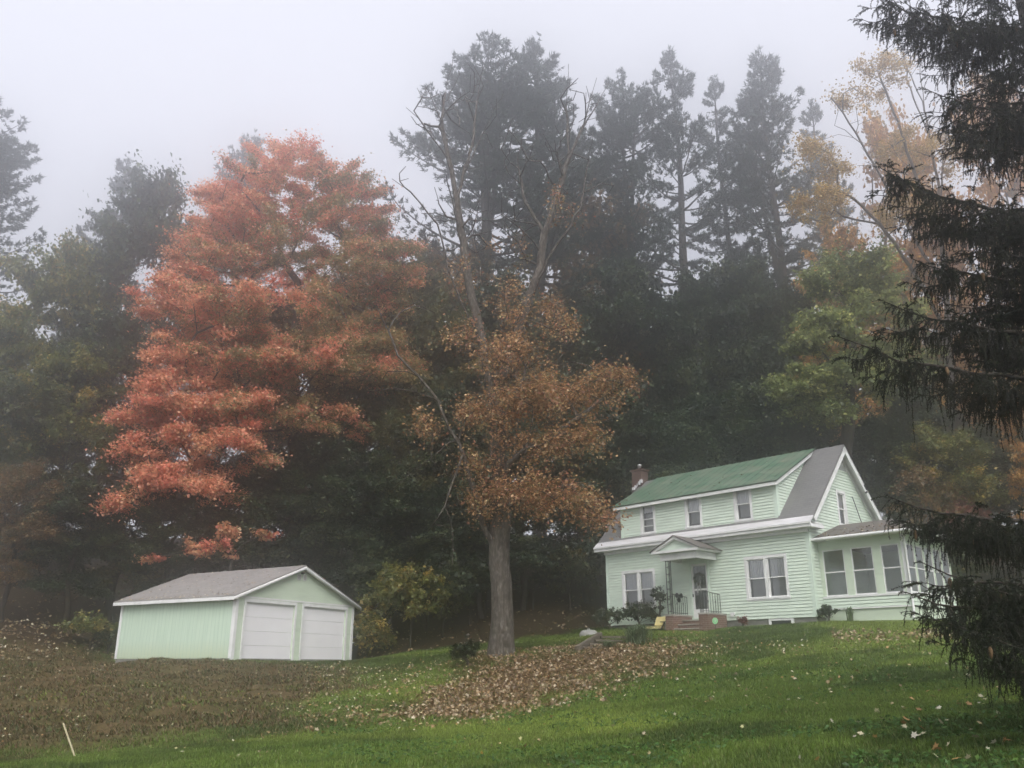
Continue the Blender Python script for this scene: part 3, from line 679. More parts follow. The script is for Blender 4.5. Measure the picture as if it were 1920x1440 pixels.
# ------------------------------------------------------------------ garage (x along the door front, y back, z up from the slab)
garage = empty("garage", GAR_P, "low mint green two door garage with a grey shingle roof covered in fallen leaves", "garage", rz=math.pi / 2 - GAR_TH)
GWd, GD, GH, GA = 6.7, 6.55, 2.28, 3.62
def t111():
    m, t = new_mat("grooved_siding"); b = principled(t, rough=.6, spec=.25)
    tc = N(t, "ShaderNodeTexCoord"); sp = N(t, "ShaderNodeSeparateXYZ"); t.links.new(tc.outputs["Object"], sp.inputs[0])
    ad = N(t, "ShaderNodeMath", operation='ADD'); t.links.new(sp.outputs[0], ad.inputs[0]); t.links.new(sp.outputs[1], ad.inputs[1])
    mu = N(t, "ShaderNodeMath", operation='MULTIPLY'); mu.inputs[1].default_value = 1 / .2; t.links.new(ad.outputs[0], mu.inputs[0])
    fr = N(t, "ShaderNodeMath", operation='FRACT'); t.links.new(mu.outputs[0], fr.inputs[0])
    gr = ramp(t, [(.0, (0, 0, 0)), (.03, (0, 0, 0)), (.07, (1, 1, 1))]); t.links.new(fr.outputs[0], gr.inputs[0])
    mp = N(t, "ShaderNodeMapping"); mp.inputs["Scale"].default_value = (9, 9, .7); t.links.new(tc.outputs["Object"], mp.inputs[0])
    nz = N(t, "ShaderNodeTexNoise"); nz.inputs["Scale"].default_value = 1; nz.inputs["Detail"].default_value = 5; t.links.new(mp.outputs[0], nz.inputs["Vector"])
    rp = ramp(t, [(.3, (.50, .63, .50)), (.55, (.56, .69, .555)), (.75, (.60, .72, .58))]); t.links.new(nz.outputs[0], rp.inputs[0])
    # mildew near the ground: a stain of the paint itself
    zr = N(t, "ShaderNodeMapRange"); zr.inputs[1].default_value = .75; zr.inputs[2].default_value = .0; t.links.new(sp.outputs[2], zr.inputs[0])
    ml = N(t, "ShaderNodeMath", operation='MULTIPLY'); t.links.new(zr.outputs[0], ml.inputs[0]); t.links.new(nz.outputs[0], ml.inputs[1])
    m0 = N(t, "ShaderNodeMix", data_type='RGBA'); m0.inputs[7].default_value = (.45, .47, .27, 1); t.links.new(ml.outputs[0], m0.inputs[0]); t.links.new(rp.outputs[0], m0.inputs[6])
    m1 = N(t, "ShaderNodeMix", data_type='RGBA'); m1.inputs[6].default_value = (.33, .46, .37, 1); t.links.new(gr.outputs[0], m1.inputs[0]); t.links.new(m0.outputs[2], m1.inputs[7])
    t.links.new(m1.outputs[2], b.inputs["Base Color"])
    bp = N(t, "ShaderNodeBump"); bp.inputs["Strength"].default_value = .5; bp.inputs["Distance"].default_value = .01; t.links.new(gr.outputs[0], bp.inputs["Height"]); t.links.new(bp.outputs[0], b.inputs["Normal"])
    return m
M['t111'] = t111()
gd = [(.50, 3.10), (3.62, 6.22)]; dh = 2.08
g = Acc(); e = [0] + [v for d_ in gd for v in d_] + [GWd]
for k in range(0, len(e), 2): g.box((e[k], 0, .0), (e[k + 1], .1, 2.12))
g.add([(0, 0, 2.121), (GWd, 0, 2.121), (GWd, 0, GH), (GWd / 2, 0, GA - .06), (0, 0, GH)], [[0, 1, 2, 3, 4]])
g.add([(0, GD, 0), (GWd, GD, 0), (GWd, GD, GH), (GWd / 2, GD, GA - .06), (0, GD, GH)], [[4, 3, 2, 1, 0]])
g.quad((GWd, 0.1, 0), (GWd, GD, 0), (GWd, GD, GH), (GWd, 0.1, GH))
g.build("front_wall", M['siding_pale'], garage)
g = Acc(); g.quad((0, GD, .06), (0, .1, .06), (0, .1, GH), (0, GD, GH)); g.quad((.0, GD, .06), (.02, GD, .06), (.02, .1, .06), (0, .1, .06)); g.build("side_wall", M['t111'], garage)
g = Acc(); g.box((.015, .012, -.7), (GWd - .015, GD - .02, .055)); g.build("slab", M['concrete'], garage)
g = Acc()
g.box((-.03, -.03, .0), (.11, -.002, 2.3)); g.box((-.032, -.002, .06), (-.002, .13, 2.3)); g.build("corner_trim", M['trim'], garage)
g = Acc(); g.box((GWd - .11, -.03, .0), (GWd + .03, -.002, 2.3)); g.build("corner_trim", M['trim'], garage)
g = Acc(); g.box((-.032, GD - .1, .06), (-.002, GD + .02, 2.25)); g.build("corner_trim", M['trim'], garage)
g = Acc(); g.box((.112, -.022, 2.24), (GWd - .112, -.003, 2.30)); g.build("belt_trim", M['trim'], garage)
for a, b in gd:
    d_ = Acc()
    for k in range(4): d_.box((a + .003, .07, .01 + k * dh / 4), (b - .003, .10, .003 + (k + 1) * dh / 4))
    dd = d_.build("garage_door", M['garage_door'], garage)
    d_ = Acc(); d_.box((a - .1, -.025, .0), (a - .002, -.002, dh + .14)); d_.box((b + .002, -.025, .0), (b + .1, -.002, dh + .14)); d_.box((a, -.024, dh + .03), (b, -.002, dh + .14))
    d_.box((a - .0, -.002, dh + .002), (b, .1, dh + .03)); d_.build("door_casing", M['trim'], dd)
r = Acc(); oe = .28
zE = GH + .1 - oe * (GA + .1 - GH) / (GWd / 2) + .02
r.slab((-oe, -.2, zE), (-oe, GD + .22, zE), (GWd / 2, GD + .22, GA + .1), (GWd / 2, -.2, GA + .1), .05)
r.slab((GWd + oe, GD + .22, zE), (GWd + oe, -.2, zE), (GWd / 2 + .002, -.2, GA + .098), (GWd / 2 + .002, GD + .22, GA + .098), .05)
groof = r.build("roof", M['shingle_garage'], garage)
r = Acc(); r.box((-oe - .02, -.19, zE - .16), (-oe + .03, GD + .2, zE - .035)); r.box((-oe + .031, -.15, zE - .14), (-.035, GD + .1, zE - .11))
for s_ in (0, 1):
    ex, cx_ = (-oe - .02, GWd / 2) if s_ == 0 else (GWd + oe + .02, GWd / 2)
    q = [(ex, zE - .045), (cx_, GA + .045), (cx_, GA - .085), (ex, zE - .17)]
    r.add([(x, -.205, z) for x, z in q] + [(x, -.165, z) for x, z in q], [[0, 1, 2, 3], [7, 6, 5, 4], [3, 2, 6, 7], [0, 4, 5, 1], [0, 3, 7, 4]])
    r.add([(q[3][0], -.165, q[3][1] + .05), (cx_, -.165, GA - .04), (cx_, -.002, GA - .04), (q[3][0], -.002, q[3][1] + .05)], [[0, 1, 2, 3]])
r.build("rake_board", M['trim'], garage)
for cx_ in (3.19, 3.52):
    v = Acc(); v.box((cx_ - .1, -.03, 3.12), (cx_ + .1, -.003, 3.36)); vv = v.build("vent", M['trim'], garage)
    v = Acc()
    for k in range(5): v.slab((cx_ - .075, -.045, 3.145 + k * .04), (cx_ + .075, -.045, 3.145 + k * .04), (cx_ + .075, -.032, 3.17 + k * .04), (cx_ - .075, -.032, 3.17 + k * .04), .006)
    v.build("grille", M['concrete'], vv)
v = Acc(); v.box((3.30, -.12, 3.37), (3.40, -.003, 3.44)); v.build("lamp_bracket", M['iron'], garage)

# ------------------------------------------------------------------ trees
def unit(v): return v / (np.linalg.norm(v, axis=-1, keepdims=True) + 1e-9)
def pix(px, py, d): return at(px, py, d)
def lobe(px, py, d, rpx, rpy, n, deep=1.0):
    p = at(px, py, d); k = zc(p) / F_PX
    return (p, np.array([rpx * k, max(rpx, rpy) * k * deep, rpy * k * 1.05]), n)
def tips_in(lobes, r, lo=.35):
    T, L = [], []
    for i, (c, rad, n) in enumerate(lobes):
        v = unit(r.normal(size=(n, 3))); v[:, 2] = np.where(v[:, 2] < -.3, -v[:, 2], v[:, 2])
        T.append(c + v * rad * (lo + (1 - lo) * r.random((n, 1)) ** .6)); L.append(np.full(n, i))
    return np.concatenate(T), np.concatenate(L)
def skeleton(limbs, tips, r, seg=.7, up=.7, wig=.06):
    """limbs: polylines (first is the trunk; each later one starts from the nearest node). Tips are joined on one by one."""
    P, par, D = [], [], []
    def put(p, q):
        P.append(np.asarray(p, float)); par.append(q)
        D.append(unit(P[-1] - P[q]) if q >= 0 else np.array([0, 0, 1.])); return len(P) - 1
    for li, L in enumerate(limbs):
        L = np.asarray(L, float); last = -1 if not P else int(np.argmin(np.linalg.norm(np.array(P) - L[0], axis=1)))
        for i in range(len(L)):
            if i == 0:
                if last < 0: last = put(L[0], -1)
                elif np.linalg.norm(P[last] - L[0]) > .3: last = put(L[0], last)
                continue
            n = max(1, int(np.linalg.norm(L[i] - L[i - 1]) / seg)); a = L[i - 1]
            for k in range(1, n + 1): last = put(a + (L[i] - a) * k / n + (r.normal(size=3) * wig * .6 if k < n else 0), last)
    n0 = len(P); base = np.array(P)
    order = np.argsort([np.min(np.linalg.norm(base - t, axis=1)) for t in tips])
    cap = n0 + 40 * len(tips); A = np.zeros((cap, 3)); AD = np.zeros((cap, 3)); A[:n0] = base; AD[:n0] = np.array(D); n = n0; ends = {}
    low = base[0, 2] + .15 * (base[:, 2].max() - base[0, 2])
    for ti in order:
        t = tips[ti]; d = t - A[:n]; L = np.linalg.norm(d, axis=1) + 1e-6
        cost = L * (1 + up * np.maximum(0, .3 - d[:, 2] / L)) * (1 + .6 * (1 - (d * AD[:n]).sum(1) / L)) + 8 * np.maximum(0, low - A[:n, 2])
        i = int(np.argmin(cost)); k = max(1, int(L[i] / seg)); c = A[i] + (AD[i] * .4 + np.array([0, 0, .12])) * L[i] * .5 + d[i] * .18; a0 = A[i]; q = i
        for s in range(1, k + 1):
            u = s / k; p = a0 * (1 - u) ** 2 + 2 * c * u * (1 - u) + t * u * u
            if s < k: p = p + r.normal(size=3) * wig * min(1, L[i])
            A[n] = p; AD[n] = unit(p - A[q]); par.append(q); q = n; n += 1
        ends[ti] = q
    return A[:n], np.array(par), np.array([ends[i] for i in range(len(tips))], int) if len(tips) else np.array([], int)
def radii(P, par, ends, trunk_r, tip_r=.012, loose=None):
    cnt = np.zeros(len(P)); cnt[ends] = 1; kids = np.bincount(par[par >= 0], minlength=len(P)); cnt[(kids == 0) & (cnt == 0)] = 1
    for i in range(len(P) - 1, 0, -1): cnt[par[i]] += cnt[i]
    e = math.log(trunk_r / tip_r) / math.log(max(2, cnt[0]))
    return tip_r * np.maximum(cnt, 1) ** e, cnt
def wood(P, par, rad, cnt, acc, flare=1.0, thick=10):
    kids = {}
    for i, q in enumerate(par):
        if q >= 0: kids.setdefault(int(q), []).append(i)
    starts = [(0, None)]
    while starts:
        i, q = starts.pop(); ch = [q, i] if q is not None else [i]
        while True:
            ks = kids.get(i)
            if not ks: break
            ks = sorted(ks, key=lambda k: -cnt[k]); starts += [(k, i) for k in ks[1:]]; i = ks[0]; ch.append(i)
        if len(ch) < 2: continue
        rr = rad[ch].copy()
        if q is not None: rr[0] = min(rr[0], rr[1] * 1.25)
        elif flare > 1:
            h = P[ch][:, 2] - P[ch[0], 2]; rr *= 1 + (flare - 1) * np.exp(-h / .6)
        acc.tube(P[ch], rr, thick if rr.max() > .15 else 5 if rr.max() > .04 else 3)
def pal_pick(pal, w, n, r): return np.asarray(pal)[r.choice(len(pal), n, p=np.asarray(w) / np.sum(w))]
def foliage(acc, C, Rad, n, size, ccol, r, flat=.6, alt=None, altp=.15, wide=.75, upb=.7, jit=.22):
    """n leaves about each clump centre: real leaf-sized faces, most facing up and outwards"""
    m = len(C); v = unit(r.normal(size=(m, n, 3))); rr = np.abs(r.normal(size=(m, n, 1))) * .36 + .42 * r.random((m, n, 1)) ** .6
    Rad = np.broadcast_to(np.asarray(Rad, float).reshape(-1, 1, 1) if np.ndim(Rad) else Rad, (m, 1, 1)) * (.75 + .5 * r.random((m, 1, 1)))
    ctr = C.mean(0); od = C - ctr; od[:, 2] = .15 * np.linalg.norm(od[:, :2], axis=1) + .25 * od[:, 2]; od = unit(od + r.normal(size=(m, 3)) * .45)      # each spray reaches outwards, a little up or down
    o2 = unit(np.cross(od, (0, 0, 1.))); o3 = np.cross(o2, od); q = v * rr * Rad
    p = (C[:, None, :] + od[:, None] * q[..., :1] * r.uniform(1.0, 1.5, (m, 1, 1)) + o2[:, None] * q[..., 1:2] * r.uniform(.6, 1.1, (m, 1, 1)) + o3[:, None] * q[..., 2:] * flat * r.uniform(.6, 1.2, (m, 1, 1))).reshape(-1, 3); k = len(p)
    nn = unit(np.array([0, 0, upb]) + v.reshape(-1, 3) * .55 + r.normal(size=(k, 3)) * .45)
    a = unit(np.cross(nn, r.normal(size=(k, 3)))); b = np.cross(nn, a)
    L = size * (.5 + 1.0 * r.random((k, 1))); Wd = L * wide
    bend = nn * L * .12
    V = np.stack([p - a * L * .5 - bend, p + b * Wd * .5, p + a * L * .5 - bend, p - b * Wd * .5], 1).reshape(-1, 3)
    c = np.repeat(ccol, n, 0) if len(ccol) == m else ccol
    if alt is not None:
        s = r.random(k) < altp; c = c.copy(); c[s] = alt[r.integers(0, len(alt), s.sum())]
    c = c * (1 + jit * r.normal(size=(k, 1))).clip(.45, 1.7)
    return acc.add(V, np.arange(4 * k).reshape(-1, 4), np.clip(c, .003, .9))
def tree(name, base, limbs, lobes, label, cat, trunk_r, pal, w, seed, group=None, clump=.9, n=200, size=.16, flat=.6, bark='bark_dark', tip_r=.012, colf=None, bare=None,
         alt=None, altp=.15, seg=.7, up=.7, flare=1.25, thick=10, extra=0.0, wig=.06, wide=.75, loc=None, thing=True, smooth=True, jit=.22):
    r = rng_(seed); base = np.asarray(base, float); tips, li = tips_in(lobes, r) if lobes else (np.zeros((0, 3)), np.zeros(0, int))
    nb = len(tips); allt = tips if bare is None else np.concatenate([tips, bare])
    P, par, ends = skeleton(limbs, allt, r, seg, up, wig)
    rad, cnt = radii(P, par, ends, trunk_r, tip_r)
    root = empty(name, base, label, cat, group)
    a = Acc(); wood(P, par, rad, cnt, a, flare, thick); a.build("trunk", M[bark], root, smooth=smooth, origin=base)
    C = P[ends[:nb]]
    if extra: # leaf clumps along the outer twigs too
        leafy = np.zeros(len(P), bool)
        for e in ends[:nb]:
            for _ in range(4):
                leafy[e] = True; e = par[e]
                if e < 0: break
        tw = np.nonzero((cnt <= 4) & leafy)[0]; tw = r.choice(tw, int(len(C) * extra)); C = np.concatenate([C, P[tw]])
    cc = colf(C, r) if colf else pal_pick(pal, w, len(C), r)
    f = Acc(); foliage(f, C, clump, n, size, cc, r, flat, alt if alt is not None else np.asarray(pal), altp, wide, jit=jit); f.build("crown", M['leaf'], root, origin=base)
    return root

# --- a white pine: straight trunk, whorls of level branches carrying plates of needle tufts
def pine(name, H, spread, seed, label, group, bare_to=.3, tops=1, dens=1.0, lean=0.0, pw=.9, ex=1.2, cols=((.034, .056, .040), (.050, .075, .052), (.024, .04, .03))):
    r = rng_(seed); root = empty(name, (0, 0, 0), label, "tree", group); w = Acc(); T, Dr = [], []
    def axis(x0, y0, z0, z1, r0, x1=None, y1=None):
        z = np.linspace(z0, z1, 14); k = (z - z0) / (z1 - z0); x1 = x0 if x1 is None else x1; y1 = y0 if y1 is None else y1
        P = np.stack([x0 + (x1 - x0) * k ** .7 + .12 * np.sin(z * .4 + seed), y0 + (y1 - y0) * k ** .7 + .1 * np.cos(z * .37), z], 1)
        w.tube(P, r0 * (1 - k) ** .8 + .03, 8); return P
    axes = [(axis(0, 0, -.6, H, H * .0125, lean, 0), 1.0, H * bare_to)]
    for k in range(tops - 1):
        s = r.uniform(.42, .62); a = r.uniform(0, 6.28); axes.append((axis(0, 0, H * s, H * r.uniform(.9, .99), H * .006, 1.6 * math.cos(a) * (1 + .4 * k), 1.6 * math.sin(a)), .6, H * (s + .1)))
    for P, sc, zlo in axes:
        z = zlo; top = P[-1, 2]
        while z < top - .3:
            u = (z - zlo) / (top - zlo + 1e-6); c = np.array([np.interp(z, P[:, 2], P[:, i]) for i in range(3)])
            prof = spread * sc * (min(1, .45 + 2.2 * u) if u < .25 else 1.0) * (1 - u ** ex) ** pw + .42
            for b in range(r.integers(3, 5)):
                a = r.random() * 6.283; L = prof * r.uniform(.45, 1.12)
                if r.random() < (.30 if u < .3 else .12): continue
                rise = (.04 + .62 * u) * L; s = np.linspace(0, 1, 7); sag = -.10 * L * (1 - u)
                Q = c + np.stack([np.cos(a) * L * s, np.sin(a) * L * s, rise * s ** 1.5 + sag * np.sin(s * 3.14) + .06 * L * s ** 3], 1); Q[:, :2] += np.cumsum(r.normal(size=(7, 2)), 0) * .035 * L * .5
                w.tube(Q, np.linspace(.035 + .011 * L, .012, 7), 4)
                m = int((6 + 9.5 * L) * dens); f = r.uniform(.28, 1.03, m) ** .8; side = r.normal(size=m) * (.26 * L * (1.08 - f) + .12)
                pos = np.stack([np.interp(f, s, Q[:, i]) for i in range(3)], 1); sd = np.array([-math.sin(a), math.cos(a), 0])
                pos = pos + sd * side[:, None]; pos[:, 2] += r.normal(size=m) * .07 + .05 * abs(side)
                T.append(pos); Dr.append(unit(np.array([math.cos(a), math.sin(a), .55]) * (.7 + .3 * u) + sd * np.sign(side)[:, None] * .6 + np.array([0, 0, .5 * u])))
            z += r.uniform(.5, 1.05) * (1.15 - .45 * u) * max(1, H / 32)
        m = 14; T.append(P[-1] + r.normal(size=(m, 3)) * (.2, .2, .4)); Dr.append(unit(r.normal(size=(m, 3)) * .5 + (0, 0, 1)))
    T, Dr = np.concatenate(T), np.concatenate(Dr); n = 9; k = len(T) * n
    d = unit(np.repeat(Dr, n, 0) + r.normal(size=(k, 3)) * .62); p = np.repeat(T, n, 0) + r.normal(size=(k, 3)) * .05
    L = r.uniform(.20, .38, (k, 1)); s = unit(np.cross(d, r.normal(size=(k, 3)))) * r.uniform(.03, .055, (k, 1))
    V = np.stack([p - s, p + s, p + d * L], 1).reshape(-1, 3); c = np.repeat(pal_pick(cols, (.5, .3, .2), len(T), r), n, 0) * (1 + .2 * r.normal(size=(k, 1))).clip(.5, 1.5)
    w.build("trunk", M['bark_dark'], root, smooth=True); f = Acc(); f.add(V, np.arange(3 * k).reshape(-1, 3), c); f.build("crown", M['needle'], root)
    return root
def put_pine(proto, px, d, top_py, H0, name_label, group, rz, used, sx=1.0):
    tp = at(px, top_py, d); b = np.array([tp[0], d, g1(tp[0], d)]); top = tp[2]; s = (top - b[2]) / H0; sc = (s * sx, s * sx, s)
    if proto.name not in used:
        used.add(proto.name); proto.location = b; proto.rotation_euler.z = rz; proto.scale = sc; proto['label'] = name_label; return proto
    return copy_tree(proto, b, rz, sc, name_label, group)
USED = set(); PG = "white pines standing in the fog behind the house"
pA = pine("white_pine", 34, 6.6, 31, "", PG, .22, 3, 1.15, pw=.6, ex=2.0)
pB = pine("white_pine", 34, 6.6, 47, "", PG, .16, 1, 1.25, pw=.85, ex=1.0)
pC = pine("white_pine", 34, 6.6, 53, "", PG, .18, 2, 1.2, pw=.75, ex=1.2)
for pr, px, d, ty, lab, rz, sx in (
        (pA, 915, 64, 98, "tallest dark pine rising straight behind the half bare front tree", .3, 1.05),
        (pC, 1005, 67, 92, "broad dark pine just right of the tallest pine, behind the bare limbs", 2.2, 1.0),
        (pB, 1258, 70, 108, "pointed foggy pine above the left half of the green roof", 1.1, 1.0),
        (pC, 1422, 70, 108, "pale foggy pine with an open forked top above the right half of the green roof", 4.0, .95),
        (pB, 1338, 76, 158, "slim foggy pine seen between the two pointed pines above the house", 2.6, .8),
        (pA, 1165, 71, 160, "ragged foggy pine leaning out left of the two pointed pines", 5.1, .8),
        (pB, 1520, 78, 200, "faint pine half hidden behind the yellow leaved tree on the right", 3.3, .8),
        (pA, -25, 66, 200, "big grey pine cut by the left edge of the photo", 1.9, 1.05),
        (pB, 240, 86, 305, "faint pine top in the fog left of the red maple", .5, 1.0),
        (pC, 470, 90, 262, "faintest pine top peeping over the crown of the red maple", 3.9, .9)):
    put_pine(pr, px, d, ty, 34, lab, PG, rz, USED, sx)

# --- broadleaf prototypes for the wood: copied, turned and scaled
DG = [(.028, .050, .024), (.050, .080, .034), (.018, .034, .019), (.11, .135, .055)]
OL = [(.10, .11, .035), (.135, .125, .04), (.07, .09, .035), (.21, .16, .045)]
YG = [(.21, .22, .06), (.31, .27, .07), (.14, .165, .05), (.46, .33, .08)]
BR = [(.23, .14, .06), (.29, .18, .08), (.17, .115, .05), (.12, .105, .045)]
def proto_tree(name, H, lobes, pal, w, seed, n=170, size=.19, clump=.95, bark='bark_dark', group=None, trunk_r=.22, flat=.6):
    L = [(np.array(c, float), np.array(rr, float), k) for c, rr, k in lobes]
    z = np.linspace(-.6, H * .6, 6); limb = np.stack([.15 * np.sin(z), .15 * np.cos(z * .8) - .15, z], 1)
    return tree(name, (0, 0, 0), [limb], L, "", "tree", trunk_r, pal, w, seed, group, clump, n, size, flat, bark, extra=.5)
UG = "dark leafy trees of the wood behind the house and garage"
tA = proto_tree("wood_tree", 14, [((0, 0, 9.5), (3.6, 3.6, 3.4), 70), ((1.6, .8, 6.5), (2.8, 2.6, 2.4), 36), ((-1.9, -.6, 6), (2.6, 2.8, 2.6), 36), ((.3, -.8, 3.2), (3.2, 3, 1.7), 30), ((0, 0, 12.4), (1.7, 1.7, 1.6), 18)], DG, (4, 3, 3, 1.3), 101, group=UG)
tB = proto_tree("wood_tree", 14, [((.4, 0, 10.5), (2.6, 2.6, 3.2), 55), ((-1.4, .5, 7.6), (2.4, 2.4, 2.4), 34), ((1.5, -.3, 5.2), (2.6, 2.6, 2.2), 34), ((-.6, .2, 2.8), (2.6, 2.6, 1.8), 26)], OL, (3, 2, 4, .7), 102, group=UG)
tC = proto_tree("wood_tree", 14, [((0, 0, 9.8), (3.4, 3.2, 3.6), 64), ((2.0, .2, 7.2), (2.2, 2.2, 2.2), 28), ((-2.0, .3, 7), (2.3, 2.2, 2.4), 28), ((.2, 0, 4.2), (2.6, 2.6, 2), 26)], YG, (3, 2, 4, .8), 103, group=UG)
tD = proto_tree("wood_tree", 14, [((0, 0, 9.8), (3.4, 3.2, 3.4), 60), ((1.8, .2, 7), (2.4, 2.4, 2.2), 26), ((-1.8, .3, 6.6), (2.4, 2.4, 2.4), 26), ((.2, 0, 4), (2.6, 2.6, 2), 22)], BR, (3, 2, 3, 2), 104, n=130, group=UG)
ORG = [(.55, .29, .07), (.64, .37, .09), (.44, .21, .055), (.34, .24, .08)]
tE = proto_tree("wood_tree", 14, [((0, 0, 9.8), (3.0, 3.0, 3.4), 46), ((1.8, .2, 7), (2.2, 2.2, 2.2), 20), ((-1.8, .3, 6.6), (2.2, 2.2, 2.4), 20), ((.2, 0, 4), (2.2, 2.2, 2), 16)], ORG, (3, 3, 2, 1), 105, n=110, clump=.8, group=UG)
SH = "dark leafy tree crowded into the shaded wood behind the house and garage"
OLb = "olive green tree mixed into the wood behind the house and garage"
YGb = "yellow green tree on the shaded slope left of the garage"
def put(pr, px, d, top_py, lab, rz, sx=1.0, grp=UG):
    return put_pine(pr, px, d, top_py, 14, lab, grp, rz, USED, sx)
for a in ((tA, 305, 66, 328, "tall round grey green tree standing left behind the red maple crown", .2, .62),
          (tC, 130, 62, 450, "olive tree with yellow tinged top at the far left below the grey pine", 1.0, .72),
          (tC, 0, 57, 560, "yellow green tree with orange tips on the left edge of the photo", 2.0, .85),
          (tD, 55, 40, 862, "brownish tree low at the left edge above the leafy bank", 3.0, 1.0),
          (tD, 1105, 72, 338, "tan topped tree far back in the fog right of the tallest pines", 1.4, .8),
          (tB, 770, 60, 470, "olive brown tree between the red maple and the half bare front tree", 2.4, .75),
          (tD, 850, 64, 440, "brown tinged tree behind the bare limbs of the front tree", 3.6, .7),
          (tE, 1845, 56, 100, "tall orange tan tree behind the spruce at the upper right", .7, .45),
          (tE, 1720, 60, 330, "orange leaved tree in the fog behind the sparse yellow tree", 2.9, .7),
          (tE, 1905, 40, 680, "bright orange tree glimpsed through the spruce at the right edge", 4.4, .75),
          (tE, 1660, 64, 180, "pale orange tree fading into the fog between the pines and the spruce", 1.7, .5),
          (tE, 1560, 60, 400, "small orange tree rising just above the green maple beside the foggy pines", 3.1, .6),
          (tC, 1760, 43, 790, "yellow green bushy tree just right of the house gable", 5.0, 1.05)):
    put(*a)
for i, (pr, px, d, ty, sx) in enumerate(((tA, 235, 54, 590, .85), (tC, 150, 52, 640, .95), (tB, 60, 49, 700, 1.0), (tC, -60, 50, 640, 1.0), (tB, 255, 43, 800, 1.1), (tA, 165, 41, 900, 1.25), (tA, 330, 42.5, 905, 1.35),
        (tA, 430, 45, 860, 1.2), (tA, 520, 44, 885, 1.3), (tA, 600, 46, 800, 1.15), (tA, 590, 57, 560, .95), (tA, 500, 59, 560, .95), (tB, 640, 60, 520, .85), (tA, 700, 60, 600, .9), (tB, 655, 53, 640, .8), (tB, 730, 54, 560, .8), (tB, 830, 52, 560, .8), (tA, 930, 56, 520, .8), (tA, 1180, 60, 500, .8), (tA, 1300, 62, 520, .7), (tA, 1390, 62, 480, .7), (tA, 690, 44.5, 850, 1.25), (tB, 770, 46, 760, 1.0), (tA, 790, 43.5, 900, 1.35), (tA, 860, 46, 740, 1.0), (tA, 905, 44, 880, 1.3),
        (tA, 980, 45, 800, 1.15), (tA, 1015, 62, 640, .8), (tA, 1090, 46.5, 700, 1.0), (tA, 1100, 64, 560, .75), (tB, 1180, 63, 600, .8), (tA, 1170, 47, 735, 1.05), (tA, 1255, 63, 640, .85), (tA, 1260, 47.5, 770, 1.1), (tA, 1340, 48, 745, 1.1),
        (tA, 1395, 64, 610, .8), (tA, 1420, 48.5, 720, 1.0), (tA, 1480, 63.5, 545, .75), (tA, 1510, 48, 720, 1.05), (tA, 1590, 63, 640, .95), (tA, 1640, 47, 790, 1.15), (tA, 1700, 48, 720, 1.0), (tA, 1860, 46, 800, 1.2), (tA, 1800, 63, 620, .8), (tA, 1960, 59, 640, .9), (tB, 2040, 44, 700, 1.0))):
    put(pr, px, d, ty, SH if pr is tA else YGb if pr is tC else OLb, i * 2.399, sx)

# --- the red maple behind the garage
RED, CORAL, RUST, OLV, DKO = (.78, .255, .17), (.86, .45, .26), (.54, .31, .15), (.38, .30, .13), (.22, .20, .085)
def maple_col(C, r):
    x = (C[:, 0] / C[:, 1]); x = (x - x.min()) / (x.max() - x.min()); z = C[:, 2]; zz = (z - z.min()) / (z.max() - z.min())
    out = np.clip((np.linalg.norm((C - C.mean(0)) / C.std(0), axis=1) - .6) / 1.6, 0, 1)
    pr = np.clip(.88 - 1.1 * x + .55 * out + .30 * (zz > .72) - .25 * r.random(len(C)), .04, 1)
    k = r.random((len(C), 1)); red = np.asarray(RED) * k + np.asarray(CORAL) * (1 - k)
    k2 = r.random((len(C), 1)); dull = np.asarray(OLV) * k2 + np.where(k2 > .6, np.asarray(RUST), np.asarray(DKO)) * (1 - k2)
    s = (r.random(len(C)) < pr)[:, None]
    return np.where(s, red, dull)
mb = ground_at(560, 50)
lob = [lobe(*p) for p in ((545, 520, 52, 215, 195, 170), (655, 640, 51, 120, 160, 80), (430, 720, 47, 130, 110, 40), (560, 390, 52, 165, 95, 66), (450, 400, 51, 95, 70, 26), (655, 395, 52, 80, 70, 26), (555, 335, 52, 105, 40, 24), (738, 520, 51, 48, 85, 18), (715, 700, 49, 70, 80, 22), (470, 470, 50, 110, 90, 28), (395, 510, 48, 105, 62, 26), (315, 585, 44.5, 75, 70, 22), (400, 600, 43.5, 90, 55, 18), (520, 600, 43.5, 120, 70, 24), (650, 450, 51, 85, 90, 26), (700, 560, 50, 75, 110, 30), (600, 690, 44, 110, 60, 22),
        (345, 690, 43, 85, 42, 20), (320, 790, 42.5, 92, 50, 26), (400, 650, 44.5, 120, 60, 26), (345, 745, 43, 95, 50, 20), (400, 815, 43, 115, 55, 24), (500, 760, 45, 110, 80, 26), (300, 860, 42, 85, 42, 14), (640, 720, 49, 120, 90, 30), (455, 775, 42, 72, 42, 18), (430, 850, 41.5, 80, 40, 18), (320, 905, 41, 75, 32, 16), (235, 950, 41, 48, 26, 9), (370, 930, 41, 90, 28, 14), (560, 800, 43.5, 70, 40, 12), (480, 690, 42.5, 70, 36, 12), (640, 800, 45, 60, 30, 8))]
limbs = [[mb - (0, 0, .6), mb + (.1, 0, 3), at(556, 850, 50), at(552, 740, 50.2), at(556, 560, 51)], [at(556, 820, 50), at(470, 740, 47), at(400, 690, 45)], [at(556, 780, 50), at(650, 640, 50.5)], [at(556, 860, 50), at(440, 880, 45), at(300, 905, 42)]]
tree("red_maple", mb, limbs, lob, "large autumn maple with coral red leaves towering behind the garage", "tree", .5, [RED, CORAL, RUST, OLV], (3, 3, 2, 1), 7, clump=.95, n=215, size=.135, flat=.55, colf=maple_col,
     alt=np.array([RED, CORAL, RUST, OLV]), altp=.16, extra=.9, seg=.9)
yb = ground_at(420, 41)
